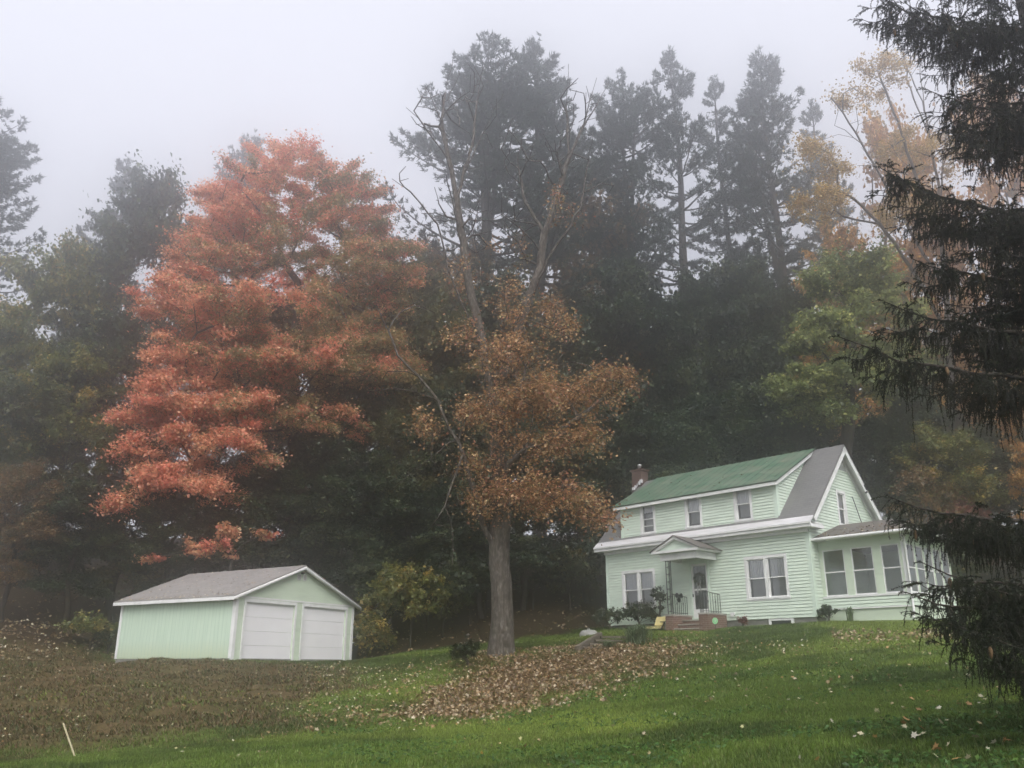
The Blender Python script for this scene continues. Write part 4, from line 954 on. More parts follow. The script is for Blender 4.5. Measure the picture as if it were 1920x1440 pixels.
tree("maple_sapling", yb, [[yb - (0, 0, .4), at(425, 1090, 40.5)]], [lobe(395, 1040, 40, 52, 28, 14), lobe(425, 1005, 40, 28, 16, 6), lobe(495, 1008, 41, 20, 14, 4), lobe(285, 1055, 40, 22, 16, 4)], "small red leaved maple sapling showing just over the garage roof", "tree", .09, [RED, RUST, CORAL], (3, 2, 1.5), 8, clump=.42, n=100, size=.15, flat=.55)

# --- the big half bare tree on the front bank
fb = np.array([*at(943, 1228, 31)[:2], 0]); fb[2] = g1(fb[0], fb[1]); q = lambda px, py, o=0: at(px, py, 31 + o)
trunk = [fb - (0, 0, .5), q(942, 1160), q(940, 1090), q(936, 1030), q(941, 960), q(938, 880), q(930, 790), q(915, 700), q(900, 620, .3), q(885, 560, .4), q(870, 470, .5), q(857, 375, .6), q(842, 301, .7), q(828, 228, .8), q(812, 190, .8), q(795, 158, .9)]
limbs = [trunk,
    [q(936, 1040), q(905, 985, -.3), q(890, 920, -.6), q(868, 850, -.9), q(842, 805, -1.2), q(820, 750, -1.4), q(784, 705, -1.6), q(745, 665, -1.7), q(728, 620, -1.8), q(706, 572, -1.9)],
    [q(820, 752, -1.4), q(780, 735, -1.8), q(740, 728, -2.1), q(690, 735, -2.4)],
    [q(868, 850, -.9), q(850, 900, -1.5), q(834, 950, -1.7), q(849, 1000, -1.8), q(848, 1062, -1.8)], [q(834, 948, -1.7), q(812, 985, -1.9), q(800, 1000, -2)], [q(842, 830, -1.2), q(808, 860, -1.6), q(812, 805, -1.6), q(818, 790, -1.6)], [q(808, 858, -1.6), q(775, 880, -1.9), q(740, 915, -2)],
    [q(902, 640, .3), q(862, 560, -.4), q(838, 500, -.8), q(820, 420, -1), q(770, 360, -1.3), q(735, 335, -1.5)],
    [q(857, 375, .6), q(868, 330, .9), q(886, 270, 1.2), q(892, 210, 1.4), q(905, 120, 1.5)], [q(868, 330, .9), q(905, 250, 1.8), q(945, 170, 2.2)], [q(842, 301, .7), q(812, 260, .2), q(776, 208, 0)], [q(828, 228, .8), q(838, 160, 1), q(850, 100, 1.1)],
    [q(925, 770), q(950, 690, .5), q(975, 610, .9), q(1008, 515, 1.2), q(1020, 440, 1.4), q(1045, 366, 1.5), q(1066, 298, 1.6), q(1092, 240, 1.7), q(1106, 188, 1.7), q(1119, 146, 1.8)],
    [q(990, 565, 1), q(1037, 469, .4), q(1068, 428, .2), q(1089, 387, 0), q(1100, 320, -.1), q(1112, 250, -.1)], [q(1089, 387, 0), q(1130, 375, -.4), q(1168, 372, -.6)], [q(1066, 298, 1.6), q(1062, 210, 1.9), q(1066, 120, 2)], [q(1092, 240, 1.7), q(1128, 178, 2), q(1140, 160, 2)], [q(1020, 440, 1.4), q(985, 380, 1.8), q(970, 300, 2)],
    [q(938, 905), q(955, 870, -.8), q(985, 840, -1.3), q(1010, 820, -1.6)], [q(930, 800), q(975, 740, -.9), q(985, 690, -1.1)], [q(955, 868, -.8), q(1060, 800, -1), q(1150, 735, -1.2)], [q(940, 950), q(1010, 920, -.9), q(1090, 905, -1.4)]]
lob = [lobe(*p) for p in ((965, 690, 30, 88, 52, 30, .7), (1000, 770, 29.6, 95, 52, 28, .7), (1075, 755, 29.8, 90, 48, 26, .7), (1148, 725, 30, 56, 34, 16, .8), (900, 790, 30, 52, 48, 14), (1085, 830, 29.8, 55, 34, 12), (980, 845, 30, 70, 38, 14), (905, 880, 30, 48, 40, 9),
        (975, 945, 29.8, 90, 50, 28, .7), (1060, 940, 29.5, 72, 44, 20, .7), (1110, 975, 29.5, 42, 32, 9), (905, 955, 30.4, 36, 40, 8), (1000, 600, 31.5, 70, 40, 9), (940, 570, 31, 60, 40, 5), (1050, 620, 31, 55, 40, 6))]
sp = [lobe(*p) for p in ((880, 510, 31.5, 50, 60, 3), (950, 480, 32, 50, 60, 3), (1080, 385, 31.5, 50, 40, 3), (850, 640, 31, 40, 50, 3), (780, 800, 29.4, 50, 40, 3))]
def bare_tips(lst, r):
    return np.concatenate([tips_in([lobe(*p)], r, .1)[0] for p in lst])
bt = bare_tips(((800, 240, 32, 50, 90, 30), (880, 220, 32.5, 60, 110, 40), (850, 420, 31.5, 80, 100, 34), (1090, 230, 32.5, 50, 100, 36), (1040, 330, 32.5, 70, 110, 44), (950, 450, 31.8, 90, 100, 34), (960, 300, 32.5, 60, 90, 20), (1130, 360, 31, 40, 40, 4), (960, 340, 32.8, 60, 80, 6), (760, 330, 30, 40, 30, 4), (740, 720, 29, 50, 30, 5), (720, 600, 29, 25, 40, 3), (830, 1000, 29.3, 30, 50, 4), (770, 580, 29.5, 60, 60, 6), (1000, 700, 30, 120, 60, 10)), rng_(61))
FC = [(.42, .235, .115), (.53, .32, .155), (.28, .155, .075), (.64, .46, .25), (.22, .185, .08), (.44, .20, .13)]
ft = tree("half_bare_tree", fb, limbs, lob + sp, "old broken tree on the bank with rusty leaves below and bare limbs above", "tree", .37, FC, (4, 3, 3, 1.5, 2, 1.2), 9, clump=.68, n=54, size=.10, flat=1.25, bark='bark', tip_r=.013, bare=bt, altp=.45, extra=1.0, seg=.45, flare=1.85, thick=18, wig=.05, jit=.28)

# --- green maple to the right of the house
gb = ground_at(1600, 43.5)
GM = [(.24, .28, .10), (.30, .33, .12), (.15, .19, .07), (.56, .54, .20)]
tree("green_maple", gb, [[gb - (0, 0, .6), gb + (0, 0, 4), at(1598, 700, 43.5), at(1600, 560, 43.5)]], [lobe(*p) for p in ((1590, 545, 43.5, 95, 60, 34), (1650, 600, 43.5, 90, 70, 30), (1545, 640, 42.5, 70, 70, 26), (1500, 735, 42, 52, 48, 16), (1600, 720, 42, 90, 60, 30), (1690, 690, 43, 60, 70, 20), (1545, 790, 42.5, 60, 36, 12))],
     "broad green maple flecked with yellow behind the right end of the house", "tree", .32, GM, (4, 3, 3, .9), 15, clump=.85, n=200, size=.17, flat=.6, altp=.2, extra=.5)
# --- sparse yellow tree with long bare shoots, upper right
sb = ground_at(1790, 50); q = lambda px, py, o=0: at(px, py, 50 + o)
limbs = [[sb - (0, 0, .6), sb + (0, 0, 3), q(1785, 760), q(1776, 600), q(1766, 450), q(1757, 330), q(1745, 260), q(1730, 190), q(1695, 110), q(1675, 45)],
    [q(1757, 340), q(1738, 240, .5), q(1725, 125, .8), q(1730, 50, 1)], [q(1762, 400), q(1775, 240, -.5), q(1780, 130, -.8), q(1800, 70, -1)], [q(1768, 460), q(1720, 340, -.8), q(1685, 230, -1.2), q(1640, 120, -1.5)],
    [q(1772, 540), q(1700, 420, -1), q(1640, 310, -1.6), q(1580, 210, -2), q(1560, 185, -2)], [q(1776, 620), q(1720, 520, -1), q(1650, 420, -2), q(1600, 372, -2.4), q(1548, 345, -2.6)], [q(1650, 420, -2), q(1580, 405, -2.4), q(1510, 415, -2.8)], [q(1780, 680), q(1700, 560, -1.5), q(1640, 500, -2.4), q(1540, 482, -3)], [q(1740, 250), q(1700, 150, .5), q(1690, 60, .9)]]
YL = [(.52, .34, .09), (.44, .27, .08), (.58, .42, .14), (.38, .28, .11)]
bt = bare_tips(((1690, 130, 50.5, 60, 90, 22), (1755, 130, 50.0, 50, 80, 16), (1600, 250, 48.0, 60, 60, 12), (1560, 400, 47.5, 70, 50, 8), (1640, 480, 48.0, 80, 50, 10), (1640, 320, 48.5, 60, 60, 8)), rng_(62))
tree("yellow_maple", sb, limbs, [lobe(*p) for p in ((1530, 385, 47.4, 52, 34, 27), (1525, 290, 48.0, 40, 40, 15), (1700, 285, 49.5, 50, 44, 20), (1700, 410, 48.8, 70, 40, 27), (1640, 165, 49.0, 70, 50, 25), (1590, 190, 48.5, 40, 40, 13), (1765, 300, 50.0, 45, 70, 17), (1560, 330, 48.0, 30, 40, 13))],
     "tall sparse tree with yellow leaf tufts and long bare shoots against the sky", "tree", .21, YL, (3, 3, 2, 1.5), 16, clump=.8, n=36, size=.13, flat=1.0, bare=bt, altp=.35, extra=2.4, seg=.7, tip_r=.014)

# --- shrubs and bushes
def shrub(name, base, rx, ry, h, label, pal, w, seed, cat="shrub", group=None, clump=.3, n=60, size=.1, tips=26, flat=.7, zmin=.25, bark='bark_dark', jit=.22, wide=.75, thin=.05):
    base = np.asarray(base, float); c = base + (0, 0, h * .55)
    L = [(c, np.array([rx, ry, h * .5]), tips)]
    return tree(name, base, [[base - (0, 0, .15), base + (0, 0, h * .22)]], L, label, cat, thin, pal, w, seed, group, clump, n, size, flat, bark, tip_r=.006, extra=.4, seg=.3, flare=1, jit=jit, wide=wide)
gp = lambda px, d: ground_at(px, d)
BG = "tangled bushes along the wood's edge between garage and house"
for i, (px, d, rx, h, lab, pal, w) in enumerate((
        (735, 41, 1.5, 3.1, "yellow green bush crowding the dark bin beside the garage", YG, (3, 2, 4, 1)),
        (770, 40.5, 1.6, 3.9, "tallest yellow green bush midway between garage and front tree", YG, (4, 2, 3, .6)),
        (830, 41.5, 1.5, 3.6, "dark green bush left of the front tree's trunk", DG, (2, 4, 2, 3)),
        (700, 43, 1.5, 4.6, "tall blue green bush close to the garage's right corner", DG, (1, 4, 1, 3)),
        (880, 43, 1.7, 3.4, "dark bush just behind the front tree's trunk", DG, (3, 3, 3, 1)),
        (800, 42.5, 1.6, 2.6, "broad olive bush in the middle of the tangle right of the garage", OL, (3, 3, 3, 1)),
        (910, 44.5, 1.9, 3.6, "round dark green bush at the wood's edge just right of the front tree's trunk", DG, (3, 4, 2, 2)),
        (1000, 45, 2.0, 3.4, "dark green bush at the wood's edge between front tree and house", DG, (2, 4, 3, 2)),
        (1070, 45, 1.9, 3.0, "dark olive bush at the wood's edge beside the house's left corner", OL, (2, 2, 4, .5)),
        (690, 40, .9, 1.5, "low yellowish bush at the foot of the garage's right corner", YG, (2, 3, 3, 1)))):
    shrub("bush", gp(px, d), rx, rx, h, lab, pal, w, 200 + i, "bush", BG, clump=.5, n=110, size=.15, tips=44)
shrub("bush", gp(170, 37.5), 1.2, .8, 1.3, "low green bush left of the garage's mint wall", YG, (2, 1, 4, 0), 210, "bush", clump=.35, n=90, size=.12)
shrub("bush", gp(205, 37.8), .7, .6, .9, "small green bush touching the garage's left corner", OL, (2, 1, 4, 0), 211, "bush", clump=.3, n=70, size=.11, tips=14)
sbx = hw(.9, 9, 0); sbx[2] = g1(*sbx[:2])
shrub("shrub", sbx, 1.6, 1.2, 6.6, "sparse brown twiggy shrub behind the house gable", BR, (3, 4, 2, 1), 212, clump=.4, n=22, size=.14, tips=70, thin=.1)
shrub("shrub", gp(1840, 41), 1.6, 1.3, 4.6, "dull red shrub at the right edge behind the glazed porch", [(.2, .06, .045), (.26, .09, .06), (.12, .05, .04)], (3, 2, 2), 213, clump=.5, n=110, size=.15, tips=50)
shrub("shrub", gp(1700, 42), 1.9, 1.5, 4.4, "dark green shrub behind the porch roof", DG, (2, 3, 2, 2), 214, clump=.55, n=110, size=.15, tips=50)
shrub("shrub", gp(1800, 39), 1.6, 1.4, 3.6, "mossy green shrub right of the porch, behind the hanging spruce", OL, (2, 1, 4, .5), 216, clump=.5, n=110, size=.15, tips=46)
RH = [(.04, .062, .028), (.055, .08, .035), (.03, .045, .022), (.12, .12, .07)]
def hp(x, y): p = hw(x, y); p[2] = g1(p[0], p[1]); return p
shrub("rhododendron", hp(-7.75, -.75), .8, .45, 1.1, "leafy dark shrub under the left double window", RH, (3, 3, 2, 1), 220, clump=.26, n=46, size=.12, tips=30, wide=.5)
shrub("rhododendron", hp(-6.85, -.55), .35, .3, 1.75, "tall thin leggy shrub between the window and the iron post", RH, (3, 3, 2, .5), 221, clump=.22, n=22, size=.14, tips=12, wide=.5)
shrub("shrub", hp(-9.3, -.9), .7, .55, .8, "low grey green shrub at the house's left front corner", [(.05, .07, .04), (.07, .09, .05), (.10, .11, .07)], (3, 3, 1), 222, clump=.25, n=50, size=.1, tips=22)
shrub("shrub", hp(-2.95, -.35), .24, .2, .38, "small crimson shrub beneath the right double window", [(.22, .05, .05), (.28, .08, .07), (.15, .04, .04)], (3, 2, 2), 223, clump=.12, n=44, size=.06, tips=12)
shrub("shrub", hp(.42, .05), .38, .3, .52, "dark rounded plant where the house meets the porch", DG, (3, 3, 1, 1), 224, clump=.16, n=46, size=.1, tips=14)
shrub("shrub", gp(878, 29.6), .5, .45, .75, "dark little evergreen shrub on the bank left of the leaf pile", DG, (3, 2, 3, 0), 225, clump=.22, n=60, size=.09, tips=20)
def blades(name, base, n, h, spread, label, cols, seed, cat="plant", wid=.02):
    r = rng_(seed); root = empty(name, base, label, cat); f = Acc(); az = r.random(n) * 6.283; k = 5; s = np.linspace(0, 1, k)[None, :, None]
    d = np.stack([np.cos(az), np.sin(az), 0 * az], 1)[:, None, :]; L = h * r.uniform(.7, 1.25, (n, 1, 1)); out = spread * r.uniform(.3, 1.1, (n, 1, 1))
    b = np.stack([r.normal(size=n) * spread * .22, r.normal(size=n) * spread * .22, 0 * az - .03], 1)[:, None, :]
    P = b + d * out * s ** 1.4 + np.array([0, 0, 1.]) * L * (1.5 * s - .75 * s ** 2.4 - .15 * s ** 4)
    side = np.cross(d, (0, 0, 1.)) * wid * (1 - s ** 2 * .85)
    V = np.stack([P - side / 2, P + side / 2], 2).reshape(-1, 3); i = (np.arange(n)[:, None] * 2 * k + np.arange(k - 1)[None] * 2).ravel()
    c = np.repeat(pal_pick(cols, np.ones(len(cols)), n, r) * r.uniform(.7, 1.3, (n, 1)), k - 1, 0)
    f.add(V, np.stack([i, i + 1, i + 3, i + 2], 1), c); f.build("leaf_blade", M['grass'], root)
    return root
LGc = [(.10, .15, .075), (.15, .20, .11), (.065, .105, .05)]
blades("daylily_clump", gp(1196, 32.0), 330, .80, .85, "arching grassy clump in front of the leafy shrub by the brick steps", LGc, 231)
blades("daylily_clump", gp(1140, 31.4), 120, .34, .4, "low strappy clump beside the timber steps", LGc, 232)
blades("iris_clump", hp(1.15, .28), 46, .62, .22, "upright sword leaved clump below the middle porch window", [(.08, .13, .05), (.11, .16, .06)], 233, wid=.035)

# ------------------------------------------------------------------ the spruce close on the right
def spruce():
    r = rng_(77); base = np.array([8.9, 12.0, 0]); base[2] = g1(8.9, 12.0)
    root = empty("spruce", base, "dark weeping spruce with hanging twigs filling the right edge, nearest the camera", "tree")
    w = Acc(); z = np.linspace(-.4, 17.5, 24); w.tube(np.stack([base[0] + .05 * np.sin(z), base[1] + .05 * np.cos(z), base[2] + z], 1), .30 * (1 - z / 18.2) + .02, 12)
    B = []
    for px, py, d in ((1640, 2, 10.6), (1700, 18, 10.9), (1760, 30, 11.4), (1745, 178, 11.2), (1775, 255, 11.6), (1650, 333, 10.4), (1712, 500, 10.9), (1665, 588, 10.8), (1577, 660, 10.2), (1690, 420, 12.4),
                      (1665, 962, 10.3), (1705, 1145, 9.9), (1730, 1085, 10.1), (1785, 1200, 9.8), (1858, 1225, 9.6), (1925, 1240, 9.5), (1775, 990, 10.8), (1830, 985, 11), (1840, 1120, 10.2), (1880, 1110, 9.9), (1830, 1150, 10.4)): B.append((at(px, py, d), 1.0 if py < 900 else .7))
    for k in range(46): B.append((at(r.uniform(1775, 2010), r.uniform(-60, 620), r.uniform(10.6, 13.2)), .9))
    for k in range(9): B.append((at(r.uniform(1880, 2050), r.uniform(1000, 1200), r.uniform(9.8, 12.5)), .9))
    for k in range(110):                                          # the side of the tree beyond the frame
        a = r.uniform(-2.0, 2.2); h = r.uniform(1.8, 16); L = 3.4 * (1 - h / 18) + .4
        p = base + (L * math.cos(a) + .3, L * math.sin(a) * .9, h)
        q = 960 + F_PX * p[0] / zc(p)
        if q > 2010: B.append((p, .5))
    NV, NC, CP = [], [], []
    for tip, dens in B:
        ax = base[:2]; L = np.linalg.norm(tip[:2] - ax); z0 = min(tip[2] + .05 * L + r.uniform(-.1, .15), base[2] + 17); p0 = np.array([*ax, z0])
        s = np.linspace(0, 1, 12)[:, None]; mid = (p0 + tip) / 2 + np.array([0, 0, -.05 * L]); Q = p0 * (1 - s) ** 2 + 2 * mid * s * (1 - s) + tip * s ** 2
        Q[:, 2] += .04 * s[:, 0] ** 6 * L; Q += r.normal(size=Q.shape) * .015
        w.tube(Q, np.linspace(.012 + .009 * L, .006, 12), 5)
        out = unit(tip[:2] - ax); side = np.array([-out[1], out[0], 0]); outv = np.array([*out, 0])
        lines = [(Q, L, outv, side, 34 * dens)]
        for b in range(int(L * 6.5 * dens)):                       # forking side boughs, each with its own hanging twigs
            v = r.uniform(.15, .93); p = np.array([np.interp(v, s[:, 0], Q[:, i]) for i in range(3)]); sg = r.choice((-1, 1)); l2 = r.uniform(.25, .5) * (.35 + .75 * (1 - v)) * min(L, 3.2) * .8
            d2 = unit(outv * r.uniform(.5, 1.1) + side * sg * r.uniform(.5, 1.0)); k = np.linspace(0, 1, 7)[:, None]
            q2 = p + d2 * l2 * k + np.array([0, 0, 1.]) * l2 * (-.30 * np.sin(k * 2.4) + r.uniform(-.1, .22) * k ** 2); q2 += np.cumsum(r.normal(size=q2.shape) * .012, 0)
            w.tube(q2, np.linspace(.009, .004, 7), 4); lines.append((q2, l2, d2, np.array([-d2[1], d2[0], 0]), 46))
        for Q2, L2, o2, sd2, dn in lines:
            s2 = np.linspace(0, 1, len(Q2)); m = max(6, int(L2 * dn)); u = np.sort(r.uniform(.08, 1.0, m)); u[-5:] = (.95, .97, .985, 1, 1)
            for v in u:
                p = np.array([np.interp(v, s2, Q2[:, i]) for i in range(3)]); sg = r.choice((-1, 1)); near = (1 - v) * L2
                tipq = near < .05
                hl = r.uniform(.09, .2) if tipq else (.08 + .42 * min(1, .25 + near * .9) * r.uniform(.2, 1.15) * (1.7 if r.random() < .28 else 1))
                d0 = unit(sd2 * sg * r.uniform(.1, .9) + o2 * (1.2 if tipq else r.uniform(.1, .9)) + (0, 0, r.uniform(-.1, .35) if tipq else r.uniform(-.7, .25)))
                k = np.linspace(0, 1, 6)[:, None]; reach = hl if tipq else min(.22, hl * .5) * r.uniform(.5, 1.3)
                T = p + d0 * reach * (1 - (1 - k) ** 2) + np.array([0, 0, -1]) * hl * k ** 1.5 * (.3 if tipq else r.uniform(.6, 1.05))
                T[:, :2] += r.normal(size=2) * .06 * k
                w.tube(T, .0035, 3)
                n = int(150 * hl) + 12; f = np.sort(r.random(n)); tp = np.stack([np.interp(f, k[:, 0], T[:, i]) for i in range(3)], 1)
                tg = unit(np.stack([np.interp(f, k[:, 0], np.gradient(T[:, i])) for i in range(3)], 1))
                rd = unit(np.cross(tg, r.normal(size=(n, 3)))); dr = unit(tg * .75 + rd * .8); wd = unit(np.cross(dr, r.normal(size=(n, 3)))) * .0046
                ln = r.uniform(.028, .05, (n, 1)) * (1 - .4 * f[:, None])
                NV.append(np.stack([tp - wd, tp + wd, tp + dr * ln], 1)); NC.append(np.broadcast_to(pal_pick(((.008, .014, .007), (.013, .022, .010), (.028, .040, .014)), (4, 3, 1), 1, r), (n, 3)) * r.uniform(.7, 1.3, (n, 1)))
                if r.random() < .012 and .2 < hl: CP.append(p + d0 * .1)
    w.build("trunk", M['bark_dark'], root, origin=base)
    V = np.concatenate(NV).reshape(-1, 3); f = Acc(); f.add(V, np.arange(len(V)).reshape(-1, 3), np.concatenate(NC)); f.build("crown", M['needle'], root, origin=base)
    prof = [(.004, 0)] + [(.022 * math.sin(math.pi * (i + .6) / 9.2) ** .6 * (1 + .14 * (i % 2)), -.014 * i) for i in range(1, 9)] + [(.003, -.13)]
    for p in CP[:70]:
        c = Acc(); c.lathe(prof, p - base, 7); c.build("cone", M['cone'], root)
spruce()

# ------------------------------------------------------------------ small things about the house and garage
def in_house(x, y, z): return hw(x, y, z)
hrz = -(math.pi / 2 - HOUSE_TH)
# timber steps set in the bank
ts = at(1100, 1208, 32.0); ts[2] = g1(ts[0], ts[1]); steps_t = empty("timber_steps", ts, "weathered timber steps sunk in the bank beside the leaf pile", "steps")
A_, B_ = at(1082, 1219, 31.0), at(1126, 1192, 33.2)
for off in (0.0,):
    s_ = Acc(); o_ = np.array([off, .25 * off, 0]); s_.bar(A_ + o_ - ts, B_ + o_ - ts, .14, .26); s_.build("stringer", M['wood'], steps_t)
for k in range(4):
    p = A_ + (B_ - A_) * (.15 + .25 * k); s_ = Acc(); s_.bar(p + (.06, .02, .0) - ts, p + (1.1, .28, .0) - ts, .26, .07); s_.build("tread", M['wood'], steps_t)
# pale tank
tk = at(1104, 1190, 37.5); tk[2] = g1(tk[0], tk[1]); tank = empty("tank", tk, "pale rounded tank half hidden in the grass left of the house", "tank")
th = np.linspace(0, math.pi, 9); prof = [(.24 * math.sin(v), -.24 * math.cos(v) - .16) for v in th[:5]] + [(.24 * math.sin(v), -.24 * math.cos(v) + .16) for v in th[4:]]
a = Acc(); a.lathe([(max(.001, x), z) for x, z in prof], (0, 0, 0), 18)
a.v = [np.stack([v[:, 2], v[:, 1], v[:, 0] - .02], 1) for v in a.v]; a.build("shell", M['tank'], tank, smooth=True)
a = Acc(); a.lathe([(.0, .27), (.06, .27), (.06, .22), (.07, .2)], (0, 0, 0), 12); a.build("cap", M['tank'], tank)
# yellow bench by the steps
bn = hp(-6.62, -1.0); bench = empty("bench", bn + (0, 0, .02), "small faded yellow bench standing against the brick steps", "bench", rz=hrz)
a = Acc(); a.slab((-.52, -.42, .20), (.40, -.42, .20), (.40, .1, .22), (-.52, .1, .22), .13); a.build("seat", M['yellow'], bench)
a = Acc(); a.slab((-.22, .02, .26), (.40, .02, .26), (.44, .24, .74), (-.18, .24, .74), .08); a.build("backrest", M['yellow'], bench)
for x, y in ((-.42, -.34), (.30, -.34), (-.36, .06), (.30, .06)):
    a = Acc(); a.bar((x, y, -.05), (x, y, .08), .06); a.build("leg", M['black'], bench)
a = Acc(); a.bar((.44, -.3, -.02), (.44, .1, .42), .05); a.bar((.44, -.3, .42), (.44, .2, .44), .05); a.build("side_frame", M['black'], bench); bench.scale = (.74, .74, .74)
# round lawn sign
sg = hp(-3.55, -1.35); sign = empty("lawn_sign", sg, "round bright green lawn sign on a stake beside the brick steps", "sign", rz=hrz)
a = Acc(); th = np.linspace(0, 2 * np.pi, 25)[:-1]; c0, c1 = (np.stack([.125 * np.cos(th), np.full(24, y), .34 + .125 * np.sin(th)], 1) for y in (-.006, .006))
a.add(c0, [list(range(24))]); a.add(c1, [list(range(24))[::-1]]); i = np.arange(24); a.add(np.concatenate([c0, c1]), np.stack([i, i + 24, (i + 1) % 24 + 24, (i + 1) % 24], 1)); a.build("disc", M['sign_green'], sign)
a = Acc(); a.tube([(.108 * math.cos(v), -.009, .34 + .108 * math.sin(v)) for v in np.linspace(0, 2 * np.pi, 25)], .006, 4)
for z_, w_ in ((.385, .05), (.345, .075), (.305, .05)): a.box((-w_, -.009, z_ - .008), (w_, -.0065, z_ + .008))
a.build("print", M['white_print'], sign)
a = Acc(); a.bar((0, .012, -.1), (0, .012, .3), .016); a.build("stake", M['iron'], sign)
# door wreath
wr = hw(-5.05, -.03, 1.72); wreath = empty("wreath", wr, "dark twig wreath with a trailing bow hanging on the storm door", "wreath", rz=hrz); r = rng_(5)
a = Acc(); a.tube([(.2 * math.sin(v), -.03, .22 * math.cos(v)) for v in np.linspace(0, 2 * np.pi, 25)], .03, 6); a.build("ring", M['bark_dark'], wreath)
a = Acc(); v = r.random(60) * 6.283; C = np.stack([.2 * np.sin(v), np.full(60, -.05), .22 * np.cos(v)], 1); foliage(a, C, .05, 7, .075, pal_pick(((.03, .04, .03), (.06, .05, .04), (.14, .10, .09)), (3, 3, 1), 60, r), r, 1.0); a.build("sprig", M['leaf'], wreath)
a = Acc()
for sx in (-1, 1):
    a.add([(0, -.06, -.2), (sx * .11, -.075, -.13), (sx * .12, -.06, -.25)], [[0, 1, 2]]); a.quad((sx * .01, -.06, -.2), (sx * .06, -.07, -.2), (sx * .12, -.05, -.55), (sx * .06, -.05, -.58))
a.build("bow", M['blind'], wreath)
# black ornament tied on the left railing
bo = hw(piers[0][0] + .2, -.62, 1.02); orn = empty("ribbon_bow", bo, "limp black ribbon bow tied to the left iron railing", "bow", rz=hrz)
a = Acc()
for sx in (-1, 1):
    a.tube([(-.03, sx * (.02 + .16 * math.sin(v)), .05 * math.sin(2 * v) + .03) for v in np.linspace(0, math.pi, 8)], [.02, .045, .06, .06, .06, .06, .045, .02], 6); a.tube([(-.03, sx * .02, 0), (-.05, sx * .07, -.14), (-.04, sx * .05, -.24)], [.02, .035, .02], 5)
a.build("ribbon", M['black'], orn)
# bin by the garage
bp_ = gw(7.12, .55); bp_[2] = g1(bp_[0], bp_[1]); bin_ = empty("wheelie_bin", bp_, "black wheeled bin standing against the garage's right wall", "bin", rz=math.pi / 2 - GAR_TH)
def taper(a, w0, d0, w1, d1, z0, z1):
    A = [(-w0, -d0, z0), (w0, -d0, z0), (w0, d0, z0), (-w0, d0, z0)]; B = [(-w1, -d1, z1), (w1, -d1, z1), (w1, d1, z1), (-w1, d1, z1)]
    for k in range(4): a.quad(A[k], A[(k + 1) % 4], B[(k + 1) % 4], B[k])
    a.quad(*B); a.quad(*A[::-1])
a = Acc(); taper(a, .24, .26, .32, .36, .04, 1.0); a.build("body", M['black'], bin_)
a = Acc(); taper(a, .34, .39, .31, .34, 1.002, 1.07); a.bar((-.3, .42, 1.0), (.3, .42, 1.0), .035); a.build("lid", M['black'], bin_)
for sx in (-1, 1):
    a = Acc(); a.tube([(sx * .28, .26, .1), (sx * .33, .26, .1)], .1, 12, cap=True); a.build("wheel", M['black'], bin_)
a = Acc(); a.box((-.16, -.342, .78), (.16, -.334, .86)); a.build("label_plate", M['white_print'], bin_)
# leaning marker stake
b2 = hit(141, 1421); b3 = np.array([*b2, g1(*b2)]); d_ = b3[1]; tip = at(119, 1357, d_)
stake = Acc(); stake.bar(b3 - (tip - b3) * .2, tip, .03, .022); stake.bar(tip - (tip - b3) * .001, tip + (tip - b3) * .02, .032, .024)
tag(stake.build("marker_stake", M['pale_wood']), "thin pale wooden stake leaning at the foot of the brown bank", "stake")

# ------------------------------------------------------------------ fallen leaves
LIT = [(.26, .175, .092), (.38, .28, .165), (.13, .083, .045), (.30, .185, .085), (.48, .40, .27), (.18, .115, .06)]
PALE = [(.50, .44, .30), (.58, .54, .42), (.42, .33, .17), (.45, .42, .20), (.40, .22, .09)]
def gtop(x, y): return gz(x, y) + ground_bump(x, y)
def litter(acc, x, y, z, size, cols, r, tilt=.5, wts=None, nrm=None):
    k = len(x); p = np.stack([x, y, z], 1); nn = unit((np.array([0, 0, 1.]) if nrm is None else nrm) + r.normal(size=(k, 3)) * tilt); a = unit(np.cross(nn, r.normal(size=(k, 3)))); b = np.cross(nn, a)
    # a lobed leaf outline, cupped
    ang = np.array([-1.57, -.95, -.55, .05, .5, .95, 1.57, 2.2, 2.65, 3.1, 3.7, 4.1]); rad = np.array([.55, .42, .9, .5, 1.0, .55, 1.15, .55, 1.0, .5, .9, .42]) * .5
    s = size * r.uniform(.65, 1.3, (k, 1, 1)); cu = r.uniform(-.3, .5, (k, 1))
    V = p[:, None] + s * (a[:, None] * (rad * np.cos(ang))[None, :, None] + b[:, None] * (rad * np.sin(ang) * .9)[None, :, None] + nn[:, None] * ((rad ** 2)[None] * cu)[..., None])
    c = pal_pick(cols, np.ones(len(cols)) if wts is None else wts, k, r) * r.uniform(.7, 1.25, (k, 1))
    acc.add(V.reshape(-1, 3), np.arange(12 * k).reshape(-1, 12), np.clip(c, 0, .8))
def in_rect(n, x0, x1, y0, y1, r): return r.uniform(x0, x1, n), r.uniform(y0, y1, n)
def clear(x, y, m=.1): return (sdf(np.array(_house_fp), x, y) > m) & (sdf(np.array(_gar_fp), x, y) > m)
r = rng_(300); L = Acc()
lo, hi = np.min(PILE, 0) - 3, np.max(PILE, 0) + 3
x, y = in_rect(64000, lo[0], hi[0], lo[1], hi[1], r); pz, bz, wz = zones(x, y); k = (r.random(len(x)) < pz ** 1.7 * .85 + .006) & clear(x, y)
x, y = x[k], y[k]; litter(L, x, y, gtop(x, y) + .015 + .06 * r.random(len(x)), .105, LIT, r, .75, (4, 3, 3, 2, 1.6, 3))
tag(L.build("leaf_pile", M['litter']), kind='stuff')
L = Acc()
